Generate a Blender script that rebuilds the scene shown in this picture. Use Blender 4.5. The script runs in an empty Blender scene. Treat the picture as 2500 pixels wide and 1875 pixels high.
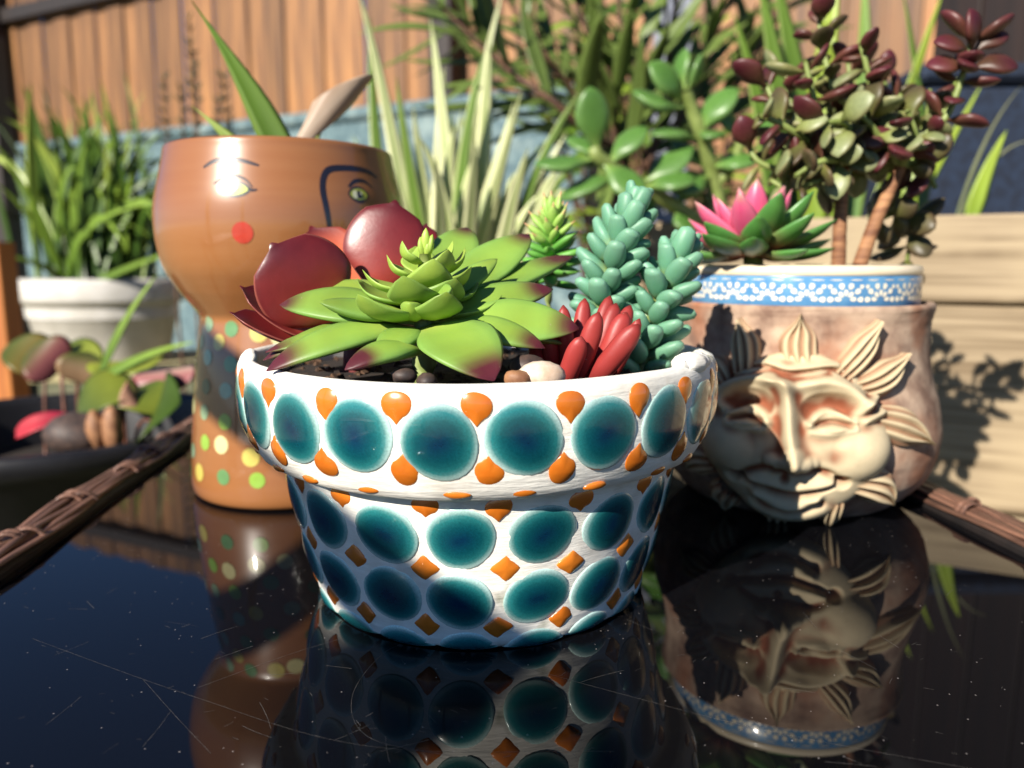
import bpy, math, random
import numpy as np
from mathutils import Vector, Matrix
rnd = random.Random(7)
scn = bpy.context.scene
# ------------------------------------------------------------------ camera, sky, sun, exposure
T = 0.45                        # height of the table top above the ground
H = 0.15                        # camera above the table top
PITCH = math.radians(9.0)
FPX = 1878.0
cam_d = bpy.data.cameras.new('camera'); cam = bpy.data.objects.new('camera', cam_d)
scn.collection.objects.link(cam); scn.camera = cam
cam_d.sensor_width = 36.0; cam_d.lens = 36.0 * FPX / 2500.0
cam_d.clip_start = 0.01; cam_d.clip_end = 200.0
cam.location = (0, 0, T + H); cam.rotation_euler = (math.radians(90) - PITCH, 0, 0)
cam_d.dof.use_dof = True; cam_d.dof.focus_distance = 0.285; cam_d.dof.aperture_fstop = 7.5
SUN_AZ, SUN_EL = math.radians(37), math.radians(30)      # sun behind the camera, to its left
sdir = Vector((-math.sin(SUN_AZ) * math.cos(SUN_EL), -math.cos(SUN_AZ) * math.cos(SUN_EL), math.sin(SUN_EL)))
world = bpy.data.worlds.new('World'); scn.world = world; world.use_nodes = True
wn = world.node_tree; sky = wn.nodes.new('ShaderNodeTexSky'); sky.sky_type = 'NISHITA'; sky.sun_disc = False
sky.sun_elevation = SUN_EL; sky.sun_rotation = math.atan2(sdir.x, sdir.y)
sky.air_density = 1.0; sky.dust_density = 0.1; sky.ozone_density = 8.0; sky.altitude = 1500
wn.links.new(sky.outputs[0], wn.nodes['Background'].inputs[0]); wn.nodes['Background'].inputs[1].default_value = 0.058
sun_d = bpy.data.lights.new('sun', 'SUN'); sun = bpy.data.objects.new('sun', sun_d); scn.collection.objects.link(sun)
sun_d.energy = 5.0; sun_d.angle = math.radians(0.53); sun_d.color = (1.0, 0.93, 0.82)
sun.rotation_euler = sdir.to_track_quat('Z', 'Y').to_euler(); sun.location = (-2, -2, 3)
scn.view_settings.view_transform = 'Standard'; scn.view_settings.look = 'None'
scn.view_settings.exposure = 0.82; scn.view_settings.gamma = 1.0
scn.cycles.use_denoising = True; scn.cycles.max_bounces = 6; scn.cycles.caustics_reflective = False; scn.cycles.caustics_refractive = False
scn.cycles.use_adaptive_sampling = True

# ------------------------------------------------------------------ helpers
def S(r, g, b):
    f = lambda c: (c / 255 / 12.92) if c <= 10.3 else ((c / 255 + 0.055) / 1.055) ** 2.4
    return np.array((f(r), f(g), f(b)))
CT, ST = math.cos(PITCH), math.sin(PITCH)
def ray(u, v):
    x = (u - 1250) / FPX; up = (937.5 - v) / FPX
    return np.array([x, CT + up * ST, -ST + up * CT])
def W(u, v, y):                       # the point at depth y seen at (u, v) of the photograph
    d = ray(u, v); return np.array([0, 0, T + H]) + d * (y / d[1])
def unit(v):
    v = np.asarray(v, float); return v / max(np.linalg.norm(v), 1e-9)
def thing(name, label, cat, loc=(0, 0, 0), group=None):
    o = bpy.data.objects.new(name, None); scn.collection.objects.link(o); o.location = [float(c) for c in loc]
    o.empty_display_size = 0.02
    o['label'] = label; o['category'] = cat
    if group: o['group'] = group
    return o
def mesh(name, V, F, mat, cols=None, smooth=True):
    me = bpy.data.meshes.new(name); me.from_pydata(np.asarray(V, float).tolist(), [], [list(map(int, f)) for f in F])
    if smooth: me.polygons.foreach_set('use_smooth', [True] * len(me.polygons))
    if cols is not None:
        a = me.attributes.new('col', 'FLOAT_COLOR', 'POINT')
        c = np.ones((len(V), 4)); c[:, :3] = cols; a.data.foreach_set('color', c.ravel())
    if mat: me.materials.append(mat)
    me.update(); return me
def put(name, me, parent=None, M=None, label=None, cat=None, group=None, kind=None):
    o = bpy.data.objects.new(name, me); scn.collection.objects.link(o)
    if M is not None: o.matrix_local = M
    if parent: o.parent = parent
    for k, v in (('label', label), ('category', cat), ('group', group), ('kind', kind)):
        if v: o[k] = v
    return o
def rootloc(root):
    l = Vector(root.location); p = root.parent
    while p: l += p.location; p = p.parent
    return l
def part(name, V, F, mat, root, cols=None, smooth=True, kind=None):      # V in world coordinates
    V = np.asarray(V, float) - np.array(rootloc(root))
    return put(name, mesh(name, V, F, mat, cols, smooth), root, kind=kind)
def grid_faces(n, m, closed=True, off=0):
    F = []
    for i in range(n - 1):
        for j in range(m if closed else m - 1):
            k = (j + 1) % m
            F.append((off + i * m + j, off + i * m + k, off + (i + 1) * m + k, off + (i + 1) * m + j))
    return F
def lathe(prof, seg=64, cap0=True, cap1=False, jit=0.0, seed=0):
    r_ = np.random.RandomState(seed); V = []
    n = len(prof)
    N = r_.normal(size=(n, seg)) if jit else None
    if jit:
        for _ in range(2): N = (N + np.roll(N, 1, 1) + np.roll(N, -1, 1)) / 3
    for i, (r, z) in enumerate(prof):
        for k in range(seg):
            a = 2 * math.pi * k / seg; rr = r + (N[i, k] * jit if jit else 0)
            V.append((rr * math.sin(a), -rr * math.cos(a), z))
    F = grid_faces(n, seg)
    if cap0: F.append(tuple(range(seg))[::-1])
    if cap1: F.append(tuple((n - 1) * seg + k for k in range(seg)))
    return np.array(V), F
def smoothprof(pts, n):
    """catmull-rom through profile points"""
    P = np.array(pts, float); P = np.vstack([2 * P[0] - P[1], P, 2 * P[-1] - P[-2]]); out = []
    K = len(pts) - 1
    for q in np.linspace(0, K - 1e-6, n):
        i = int(q); t = q - i; a, b, c, d = P[i:i + 4]
        out.append(0.5 * (2 * b + (c - a) * t + (2 * a - 5 * b + 4 * c - d) * t * t + (3 * b - a - 3 * c + d) * t ** 3))
    return np.array(out)
def box(x0, x1, y0, y1, z0, z1, bev=0.0):
    b = bev
    V = [];
    if b <= 0:
        V = [(x, y, z) for z in (z0, z1) for y in (y0, y1) for x in (x0, x1)]
        F = [(0, 2, 3, 1), (4, 5, 7, 6), (0, 1, 5, 4), (2, 6, 7, 3), (0, 4, 6, 2), (1, 3, 7, 5)]
        return np.array(V, float), F
    def ring(z, i): return [(x0 + i, y0 + b, z), (x0 + b, y0 + i, z), (x1 - b, y0 + i, z), (x1 - i, y0 + b, z), (x1 - i, y1 - b, z), (x1 - b, y1 - i, z), (x0 + b, y1 - i, z), (x0 + i, y1 - b, z)]
    for z, i in ((z0, b), (z0 + b, 0), (z1 - b, 0), (z1, b)):
        if i: V += [(min(max(x, x0 + b), x1 - b), min(max(y, y0 + b), y1 - b), zz) for x, y, zz in ring(z, i)]
        else: V += ring(z, 0)
    F = grid_faces(4, 8) + [tuple(range(8))[::-1], tuple(range(24, 32))]
    return np.array(V, float), F
def tube(path, rad, m=8, flat=1.0, hint=(0, 0, 1)):
    P = np.asarray(path, float); n = len(P); V = []
    for i in range(n):
        t = unit(P[min(i + 1, n - 1)] - P[max(i - 1, 0)])
        s = np.cross(t, hint)
        if np.linalg.norm(s) < 1e-3: s = np.cross(t, (1, 0, 0))
        s = unit(s); u = np.cross(s, t); r = rad[i] if hasattr(rad, '__len__') else rad
        for k in range(m):
            a = 2 * math.pi * k / m; V.append(P[i] + s * r * math.cos(a) + u * r * flat * math.sin(a))
    return np.array(V), grid_faces(n, m) + [tuple(range(m)), tuple(range((n - 1) * m, n * m))[::-1]]
def spline(pts, n):
    return smoothprof(pts, n)
def join(parts):
    V = []; F = []; o = 0
    for v, f in parts:
        V.append(np.asarray(v, float)); F += [tuple(i + o for i in q) for q in f]; o += len(v)
    return np.vstack(V), F

# ------------------------------------------------------------------ materials
def nodes(name):
    m = bpy.data.materials.new(name); m.use_nodes = True
    return m, m.node_tree, m.node_tree.nodes['Principled BSDF']
def noise(nt, scale, detail=4, vec='Object', stretch=None, rough=0.55):
    tc = nt.nodes.new('ShaderNodeTexCoord'); n = nt.nodes.new('ShaderNodeTexNoise')
    n.inputs['Scale'].default_value = scale; n.inputs['Detail'].default_value = detail; n.inputs['Roughness'].default_value = rough
    src = tc.outputs[vec]
    if stretch:
        mp = nt.nodes.new('ShaderNodeMapping'); mp.inputs['Scale'].default_value = stretch
        nt.links.new(src, mp.inputs[0]); src = mp.outputs[0]
    nt.links.new(src, n.inputs['Vector']); return n
def mixc(nt, fac, a, b, mode='MIX'):
    mx = nt.nodes.new('ShaderNodeMix'); mx.data_type = 'RGBA'; mx.blend_type = mode
    for sock, v in ((mx.inputs[0], fac), (mx.inputs[6], a), (mx.inputs[7], b)):
        if hasattr(v, 'is_linked') or isinstance(v, bpy.types.NodeSocket): nt.links.new(v, sock)
        elif isinstance(v, (int, float)): sock.default_value = v
        else: sock.default_value = (*[float(c) for c in v], 1)
    return mx.outputs[2]
def ramp(nt, src, lo, hi):
    r = nt.nodes.new('ShaderNodeMapRange'); r.inputs[1].default_value = lo; r.inputs[2].default_value = hi
    nt.links.new(src, r.inputs[0]); return r.outputs[0]
def bump(nt, bs, src, strength, dist):
    b = nt.nodes.new('ShaderNodeBump'); b.inputs['Strength'].default_value = strength; b.inputs['Distance'].default_value = dist
    nt.links.new(src, b.inputs['Height']); nt.links.new(b.outputs[0], bs.inputs['Normal'])
def mat_noise(name, c1, c2, scale=20, rough=0.6, bmp=0.0, bdist=0.002, stretch=None, lo=0.35, hi=0.65, coat=0.0, c3=None, s3=5, spec=0.5, rnd_obj=0.0, coatrough=0.05, metal=0):
    m, nt, bs = nodes(name); n = noise(nt, scale, 5, stretch=stretch)
    col = mixc(nt, ramp(nt, n.outputs[0], lo, hi), c1, c2)
    if c3 is not None:
        n3 = noise(nt, s3, 3); col = mixc(nt, ramp(nt, n3.outputs[0], 0.5, 0.72), col, c3)
    if rnd_obj:
        oi = nt.nodes.new('ShaderNodeObjectInfo'); hs = nt.nodes.new('ShaderNodeHueSaturation')
        nt.links.new(ramp2(nt, oi.outputs['Random'], 1 - rnd_obj, 1 + rnd_obj), hs.inputs['Value'])
        nt.links.new(col, hs.inputs['Color']); col = hs.outputs[0]
    nt.links.new(col, bs.inputs['Base Color']); bs.inputs['Roughness'].default_value = rough
    bs.inputs['Specular IOR Level'].default_value = spec; bs.inputs['Metallic'].default_value = metal
    bs.inputs['Coat Weight'].default_value = coat; bs.inputs['Coat Roughness'].default_value = coatrough
    if bmp: bump(nt, bs, n.outputs[0], bmp, bdist)
    return m
def ramp2(nt, src, lo, hi):
    r = nt.nodes.new('ShaderNodeMapRange'); r.inputs[3].default_value = lo; r.inputs[4].default_value = hi
    nt.links.new(src, r.inputs[0]); return r.outputs[0]
def mat_vcol(name, rough=0.5, sss=0.0, coat=0.0, nz=0.15, scale=120, bmp=0.1, bdist=0.0004, spec=0.5, stretch=None, rnd_obj=0.1, sheen=0.0, trans=0.0, coatrough=0.06, speck=False):
    m, nt, bs = nodes(name); at = nt.nodes.new('ShaderNodeAttribute'); at.attribute_name = 'col'
    n = noise(nt, scale, 4, stretch=stretch)
    hs = nt.nodes.new('ShaderNodeHueSaturation'); base = at.outputs['Color']
    if speck:
        n5 = noise(nt, 700, 2); base = mixc(nt, ramp(nt, n5.outputs[0], 0.74, 0.80), base, (0.3, 0.28, 0.22))
        n6 = noise(nt, 45, 5); base = mixc(nt, ramp(nt, n6.outputs[0], 0.35, 0.8), base, mixc(nt, 1.0, base, (0.72, 0.66, 0.55), 'MULTIPLY'))
    nt.links.new(base, hs.inputs['Color'])
    mul = ramp2(nt, n.outputs[0], 1 - nz * 2, 1 + nz * 2)
    if rnd_obj:
        oi = nt.nodes.new('ShaderNodeObjectInfo'); mm = nt.nodes.new('ShaderNodeMath'); mm.operation = 'MULTIPLY'
        nt.links.new(mul, mm.inputs[0]); nt.links.new(ramp2(nt, oi.outputs['Random'], 1 - rnd_obj, 1 + rnd_obj), mm.inputs[1]); mul = mm.outputs[0]
    nt.links.new(mul, hs.inputs['Value']); nt.links.new(hs.outputs[0], bs.inputs['Base Color'])
    bs.inputs['Roughness'].default_value = rough; bs.inputs['Specular IOR Level'].default_value = spec
    bs.inputs['Coat Weight'].default_value = coat; bs.inputs['Coat Roughness'].default_value = coatrough
    bs.inputs['Sheen Weight'].default_value = sheen
    if sss:
        bs.inputs['Subsurface Weight'].default_value = sss; bs.inputs['Subsurface Radius'].default_value = (1, 0.8, 0.3)
        bs.inputs['Subsurface Scale'].default_value = 0.002
    if bmp: bump(nt, bs, n.outputs[0], bmp, bdist)
    if trans:
        tr = nt.nodes.new('ShaderNodeBsdfTranslucent'); nt.links.new(hs.outputs[0], tr.inputs[0])
        ms = nt.nodes.new('ShaderNodeMixShader'); ms.inputs[0].default_value = trans
        out = nt.nodes['Material Output']; nt.links.new(bs.outputs[0], ms.inputs[1]); nt.links.new(tr.outputs[0], ms.inputs[2]); nt.links.new(ms.outputs[0], out.inputs[0])
    return m
M = {}
M['ground'] = mat_noise('ground', S(120, 116, 92), S(84, 92, 52), 6, 0.95, 0.4, 0.01, c3=S(150, 140, 110), s3=1.5)
M['fence'] = mat_noise('fence_wood', S(152, 106, 60), S(84, 54, 34), 1.0, 0.6, 0.3, 0.003, stretch=(30, 30, 1.0), lo=0.36, hi=0.64, c3=S(136, 84, 42), s3=3, rnd_obj=0.34)
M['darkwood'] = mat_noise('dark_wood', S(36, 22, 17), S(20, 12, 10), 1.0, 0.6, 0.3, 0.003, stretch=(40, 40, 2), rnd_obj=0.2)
M['shed'] = mat_noise('shed_wood', S(16, 11, 9), S(9, 7, 6), 1.0, 0.7, 0.3, 0.003, stretch=(30, 30, 2), rnd_obj=0.25)
M['blackmetal'] = mat_noise('black_metal', S(24, 20, 22), S(38, 28, 26), 40, 0.5, 0.1)
M['wall'] = mat_noise('blue_grey_render', S(104, 126, 130), S(70, 92, 100), 26, 0.9, 0.5, 0.004, c3=S(140, 156, 154), s3=9)
M['pale_wood'] = mat_noise('pale_planter_wood', S(158, 140, 112), S(106, 88, 64), 1.0, 0.7, 0.35, 0.001, stretch=(3, 60, 110), lo=0.36, hi=0.66, c3=S(160, 142, 112), s3=7, rnd_obj=0.05)
M['bench'] = mat_noise('bench_wood', S(170, 160, 120), S(140, 130, 92), 1.0, 0.8, 0.3, 0.002, stretch=(6, 60, 60))
M['orange_wood'] = mat_noise('orange_wood', S(190, 118, 52), S(160, 90, 36), 1.0, 0.6, 0.2, 0.002, stretch=(60, 60, 4))
M['white_pot'] = mat_noise('white_plastic', S(206, 202, 196), S(188, 184, 176), 18, 0.45, 0.05, 0.001)
M['black_pot'] = mat_noise('black_plastic', S(22, 22, 26), S(34, 33, 36), 25, 0.45, 0.15, 0.001, spec=0.4)
M['soil'] = mat_noise('soil', S(44, 32, 24), S(16, 12, 10), 160, 0.95, 0.8, 0.003)
M['blue_plastic'] = mat_noise('blue_plastic', S(40, 96, 190), S(32, 80, 165), 12, 0.4, 0.02)
M['navy'] = mat_noise('navy_fabric', S(30, 44, 66), S(18, 26, 42), 60, 0.85, 0.4, 0.002)
M['greypost'] = mat_noise('grey_concrete', S(150, 154, 166), S(120, 124, 138), 30, 0.85, 0.3, 0.003)
M['stem'] = mat_noise('jade_bark', S(168, 122, 84), S(112, 72, 48), 1.0, 0.75, 0.6, 0.0008, stretch=(40, 40, 260), lo=0.35, hi=0.6)
M['greenstem'] = mat_noise('green_stem', S(136, 150, 84), S(110, 124, 62), 60, 0.5, 0.1, 0.0005)
M['twig'] = mat_noise('brown_twig', S(96, 66, 46), S(66, 44, 32), 60, 0.7, 0.2, 0.0008)
M['succ'] = mat_vcol('succulent_leaf', 0.46, 0.12, 0.0, 0.09, 180, 0.3, 0.0004, 0.4, speck=True)
M['fleshy'] = mat_vcol('fleshy_leaf', 0.38, 0.1, 0.0, 0.1, 140, 0.1, 0.0003, 0.5)
M['felt'] = mat_vcol('felted_leaf', 0.45, 0.0, 0.0, 0.14, 500, 0.25, 0.0003, 0.45, rnd_obj=0.22)
M['strap'] = mat_vcol('strap_leaf', 0.4, 0.0, 0.0, 0.12, 1.0, 0.0, 0.0003, 0.5, stretch=(60, 60, 14), rnd_obj=0.15, trans=0.25)
M['tile'] = mat_vcol('teal_glaze', 0.2, 0.0, 0.6, 0.2, 1400, 0.05, 0.0002, 0.5, rnd_obj=0.16, coatrough=0.03)
M['otile'] = mat_noise('orange_glaze', S(214, 124, 38), S(194, 102, 26), 60, 0.25, 0.05, 0.0005, coat=1.0, rnd_obj=0.12, coatrough=0.03)
M['table_wicker'] = mat_noise('wicker_strand', S(136, 98, 80), S(74, 54, 46), 1.0, 0.5, 0.6, 0.0006, stretch=(900, 30, 900), lo=0.3, hi=0.7, rnd_obj=0.3)
M['wicker_core'] = mat_noise('wicker_core', S(34, 26, 24), S(18, 14, 14), 80, 0.7, 0.3, 0.001)
M['quartz'] = mat_noise('quartz_pebble', S(222, 206, 188), S(190, 164, 140), 120, 0.4, 0.3, 0.001)
M['darkstone'] = mat_noise('dark_pebble', S(84, 66, 58), S(50, 42, 40), 150, 0.6, 0.3, 0.001)
M['brownstone'] = mat_noise('tan_pebble', S(160, 116, 80), S(120, 80, 54), 120, 0.6, 0.3, 0.001)
M['cream'] = mat_noise('cream_glaze', S(236, 222, 196), S(226, 208, 176), 30, 0.3, 0.03, 0.0004, coat=0.5)
M['blueband'] = mat_noise('blue_glaze', S(74, 128, 176), S(98, 150, 190), 90, 0.3, 0.03, 0.0004, coat=0.5)
M['ceramic'] = mat_noise('brown_glazed_ceramic', S(150, 99, 58), S(146, 94, 53), 3.0, 0.3, 0.03, 0.001, stretch=(4, 4, 60), coat=1.0, coatrough=0.035)
def mat_print(name, c, rough=0.3, coat=1.0):
    return mat_noise(name, c, np.array(c) * 0.88, 250, rough, 0.02, 0.0002, coat=coat, coatrough=0.04)
# grout with brush marks
def grout():
    m, nt, bs = nodes('white_grout'); n = noise(nt, 1.0, 6, stretch=(90, 90, 700)); n2 = noise(nt, 60, 4)
    c = mixc(nt, ramp(nt, n2.outputs[0], 0.45, 0.75), S(240, 236, 226), S(214, 206, 192))
    n3 = noise(nt, 34, 4); c = mixc(nt, ramp(nt, n3.outputs[0], 0.66, 0.74), c, S(160, 160, 140))
    nt.links.new(c, bs.inputs['Base Color']); bs.inputs['Roughness'].default_value = 0.62
    ad = nt.nodes.new('ShaderNodeMath'); ad.operation = 'ADD'; nt.links.new(n.outputs[0], ad.inputs[0]); nt.links.new(n2.outputs[0], ad.inputs[1])
    bump(nt, bs, ad.outputs[0], 0.45, 0.0009); return m
M['grout'] = grout()
def glass():
    m, nt, bs = nodes('black_glass'); bs.inputs['Base Color'].default_value = (0.0035, 0.0035, 0.0045, 1)
    bs.inputs['IOR'].default_value = 1.47
    n = noise(nt, 55, 6); n2 = noise(nt, 900, 2)
    nt.links.new(ramp2(nt, n.outputs[0], 0.0, 0.02), bs.inputs['Roughness'])
    vo = nt.nodes.new('ShaderNodeTexVoronoi'); vo.inputs['Scale'].default_value = 240
    tc = nt.nodes.new('ShaderNodeTexCoord'); nt.links.new(tc.outputs['Object'], vo.inputs['Vector'])
    lt = nt.nodes.new('ShaderNodeMath'); lt.operation = 'LESS_THAN'; lt.inputs[1].default_value = 0.07; nt.links.new(vo.outputs['Distance'], lt.inputs[0])
    gt = nt.nodes.new('ShaderNodeMath'); gt.operation = 'GREATER_THAN'; gt.inputs[1].default_value = 0.6
    sp = nt.nodes.new('ShaderNodeSeparateColor'); nt.links.new(vo.outputs['Color'], sp.inputs[0]); nt.links.new(sp.outputs[0], gt.inputs[0])
    mu = nt.nodes.new('ShaderNodeMath'); mu.operation = 'MULTIPLY'; nt.links.new(lt.outputs[0], mu.inputs[0]); nt.links.new(gt.outputs[0], mu.inputs[1])
    nt.links.new(mixc(nt, mu.outputs[0], (0.0035, 0.0035, 0.0045), (0.22, 0.2, 0.19)), bs.inputs['Base Color'])
    return m
M['glass'] = glass()
M['scratch'] = mat_noise('scratch', S(120, 116, 112), S(60, 58, 56), 300, 0.5)
def sunclay():
    m = mat_vcol('sun_face_clay', 0.8, 0.0, 0.0, 0.12, 90, 0.35, 0.0006, 0.25, rnd_obj=0.03); return m
M['clay'] = sunclay()
M['clay_body'] = mat_noise('terracotta_body', S(186, 160, 138), S(124, 98, 84), 60, 0.85, 0.5, 0.0008, c3=S(152, 98, 70), s3=20, spec=0.25)

# ------------------------------------------------------------------ generic leaf
def leafmesh(name, L, Wd, Th, prof, mat, sag=0.0, cup=0.0, n=14, m=12, colf=None, hook=0.0, fold=0.0, twist=0.0):
    V = []; C = []
    for i in range(n):
        t = i / (n - 1); t = t ** 0.9
        w = Wd / 2 * prof(t); th = Th / 2 * (0.25 + 0.75 * math.sin(math.pi * min(1, 0.12 + 0.8 * t)))
        th *= min(1, prof(t) * 1.6 + 0.05)
        for k in range(m):
            a = 2 * math.pi * k / m; c, s = math.cos(a), math.sin(a)
            y = w * c; z = th * s + cup * w * c * c + fold * abs(y) + sag * 4 * t * (1 - t) + hook * max(0, t - 0.7) ** 2 * 10
            tw = twist * t; y, z = y * math.cos(tw) - z * math.sin(tw), y * math.sin(tw) + z * math.cos(tw)
            V.append((L * t, y, z)); C.append(colf(t, c, s) if colf else (0.1, 0.3, 0.05))
    F = grid_faces(n, m) + [tuple(range(m))[::-1], tuple(range((n - 1) * m, n * m))]
    return mesh(name, np.array(V), [f[::-1] for f in F], mat, np.array(C))
def frame(base, tip, nrm, scale=None, roll=0.0):
    """matrix that maps the canonical leaf (unit along +X, face +Z) from base to tip"""
    b = np.asarray(base, float); x = unit(np.asarray(tip, float) - b); z = np.asarray(nrm, float); z = unit(z - x * np.dot(z, x)); y = np.cross(z, x)
    if roll:
        y, z = y * math.cos(roll) + z * math.sin(roll), z * math.cos(roll) - y * math.sin(roll)
    s = scale if scale is not None else 1.0
    sx, sy, sz = s if hasattr(s, '__len__') else (s, s, s)
    Mx = Matrix.Identity(4)
    for i in range(3):
        Mx[i][0] = x[i] * sx; Mx[i][1] = y[i] * sy; Mx[i][2] = z[i] * sz; Mx[i][3] = b[i]
    return Mx
def putleaf(name, me, root, base, tip, nrm, scale=None, roll=0.0):
    Mx = frame(base, tip, nrm, scale, roll); Mx.translation = Mx.translation - rootloc(root)
    return put(name, me, root, Mx)
def ribbon(p0, p1, p2, wid, mat, colf, hint=(0, -1, 0.3), n=12, th=0.0008, prof=None, fold=0.15):
    P0, P1, P2 = (np.asarray(p, float) for p in (p0, p1, p2)); V = []; C = []
    prof = prof or (lambda t: min(1, 0.45 + 1.6 * t) * (1 - max(0, t - 0.35) / 0.65) ** 0.75 if t < 1 else 0.02)
    for i in range(n):
        t = i / (n - 1); p = (1 - t) ** 2 * P0 + 2 * t * (1 - t) * P1 + t * t * P2
        d = unit(2 * (1 - t) * (P1 - P0) + 2 * t * (P2 - P1)); s = np.cross(d, hint); s = unit(s); u = np.cross(s, d)
        w = wid / 2 * max(prof(t), 0.02)
        for y, z in ((-1, 0), (-0.5, 0.5), (0, 0.0), (0.5, 0.5), (1, 0), (0.5, -0.5), (0, -1), (-0.5, -0.5)):
            V.append(p + s * y * w + u * (z * th + fold * abs(y) * w)); C.append(colf(t, y))
    return np.array(V), [f for f in grid_faces(n, 8)] + [tuple(range(8)), tuple(range((n - 1) * 8, n * 8))[::-1]], np.array(C)
def lerp(a, b, t): t = min(max(t, 0), 1); return np.asarray(a) * (1 - t) + np.asarray(b) * t
def sm(t, a, b): t = min(max((t - a) / (b - a), 0), 1); return t * t * (3 - 2 * t)

# ------------------------------------------------------------------ the setting: ground, fence, wall, shed
V, F = box(-60, 60, -60, 60, -0.3, 0.0); put('ground', mesh('ground', V, F, M['ground'], smooth=False), kind='structure', label='pale worn garden ground')
fdir = unit((1, -0.494, 0)); fnrm = np.array([-0.494, -1, 0]); fnrm = unit(fnrm)      # the fence runs nearer to the camera on the right
def fpt(s, off, z): return np.array([0, 4.42, 0]) + fdir * s + fnrm * off + np.array([0, 0, z])
def fbox(s0, s1, o0, o1, z0, z1, bev=0.0):
    V, F = box(s0, s1, o0, o1, z0, z1, bev); W_ = np.array([fpt(a, b, c) for a, b, c in V]); return W_, [f[::-1] for f in F]
fence = thing('wooden_fence', 'tall brown fence of upright boards along the back of the garden', 'fence', fpt(0, 0, 0))
bm = [None] * 4
s = -11.4; i = 0
while s < 4.0:
    w = rnd.uniform(0.135, 0.165)
    V, F = box(0, w, 0, 0.016, 0, 2.66 + rnd.uniform(-0.012, 0.012), 0.003)
    o = put('board', mesh('board', V, F, M['fence'], smooth=False), fence)
    ang = math.atan2(fdir[1], fdir[0]); p = fpt(s, 0.0 + (0.015 if i % 2 else 0.0), 0.02) - np.array(fence.location)
    o.matrix_local = Matrix.Translation(Vector(p)) @ Matrix.Rotation(ang, 4, 'Z') @ Matrix.Rotation(rnd.uniform(-0.004, 0.004), 4, 'Y')
    s += w - 0.008 + (0.004 if i % 3 else 0.0); i += 1
for s in (-10.6, -7.6, -4.5, -0.45, 2.6):
    V, F = fbox(s, s + 0.15, 0.036, 0.15, 0, 2.7, 0.006); part('fence_post', V, F, M['darkwood'], fence, smooth=False)
for z in (0.45, 1.4):
    V, F = fbox(-11.4, 4.0, -0.07, -0.024, z, z + 0.08, 0.004); part('fence_rail', V, F, M['darkwood'], fence, smooth=False)
gw = thing('low_wall', 'low weathered blue-grey rendered wall in front of the brown fence', 'wall', fpt(-3, 0.3, 0))
V, F = fbox(-4.66, 0.6, 0.2, 0.42, 0, 1.365, 0.012); part('wall_body', V, F, M['wall'], gw, smooth=False)
s = -4.7
while s < 0.5:
    V, F = fbox(s, s + 0.605, 0.17, 0.45, 1.367, 1.43, 0.012); part('coping_stone', V, F, M['wall'], gw, smooth=False); s += 0.612
# dark timber building beyond the fence on the right (it is what the right half of the black glass mirrors)
shed = thing('timber_building', 'tall dark brown timber building beyond the fence on the right', 'building', fpt(2.6, -0.8, 0))
s = 0.9; i = 0
while s < 9.0:
    V, F = fbox(s, s + 0.26, -1.2 - (0.015 if i % 2 else 0), -1.17, 0, 6.5); part('cladding_board', V, F, M['fence'] if 3.0 < s < 4.6 else M['shed'], shed, smooth=False); s += 0.25; i += 1  # browner boards give the wall its lit part by colour
V, F = fbox(0.8, 9.3, -4.0, -1.1, 6.52, 6.7); part('roof', V, F, M['darkwood'], shed, smooth=False)
# panel for the shaded fence at right, its shade given by the dark wood colour
dp = thing('shaded_fence_panel', 'timber panel coloured dark for the shaded fence at the right edge behind the raised bed', 'panel', W(2400, 200, 1.75) * (1, 1, 0))
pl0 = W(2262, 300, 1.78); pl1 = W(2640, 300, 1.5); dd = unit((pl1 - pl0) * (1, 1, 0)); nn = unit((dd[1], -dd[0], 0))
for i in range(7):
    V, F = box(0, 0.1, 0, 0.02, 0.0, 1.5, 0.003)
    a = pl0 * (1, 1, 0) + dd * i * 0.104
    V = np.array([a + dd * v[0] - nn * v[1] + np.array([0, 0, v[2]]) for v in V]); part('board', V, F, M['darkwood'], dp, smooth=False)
V, F = fbox(-11.4, 4.0, 0.036, 0.08, 2.42, 2.52, 0.004); part('top_rail', V, F, M['darkwood'], fence, smooth=False)
a = W(-6, 200, 2.55); V, F = box(a[0] - 0.05, a[0] + 0.02, 2.5, 2.58, 0, 1.3, 0.004)
o = put('side_post', mesh('side_post', V, F, M['darkwood'], smooth=False), label='dark wooden post cut by the left edge of the photo', cat='post')
a = W(6, 700, 1.95); V, F = box(a[0] - 0.05, a[0] + 0.012, 1.93, 2.0, 0, W(14, 590, 1.95)[2], 0.003)
put('timber_stake', mesh('timber_stake', V, F, M['orange_wood'], smooth=False), label='short orange-brown wooden stake left of the white pot', cat='stake')
# grey post behind the shrubs
a = W(1640, 100, 2.1); V, F = box(a[0] - 0.045, a[0] + 0.045, 2.06, 2.12, 0, 1.5, 0.006)
put('concrete_post', mesh('concrete_post', V, F, M['greypost'], smooth=False), label='pale grey concrete post behind the narrow-leaved shrub', cat='post')
# navy storage box
a0, a1 = W(2225, 200, 1.5), W(2600, 200, 1.35)
nb = thing('storage_box', 'dark blue storage box standing behind the raised bed', 'storage box', ((a0[0] + a1[0]) / 2, 1.5, 0))
V, F = box(a0[0], a1[0] + 0.1, 1.45, 1.7, 0.0, W(2400, 205, 1.45)[2], 0.012); part('box_body', V, F, M['navy'], nb, smooth=False)
zt = W(2400, 205, 1.45)[2]; V, F = box(a0[0] - 0.012, a1[0] + 0.112, 1.437, 1.712, zt + 0.002, zt + 0.035, 0.01); part('lid', V, F, M['navy'], nb, smooth=False)

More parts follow.
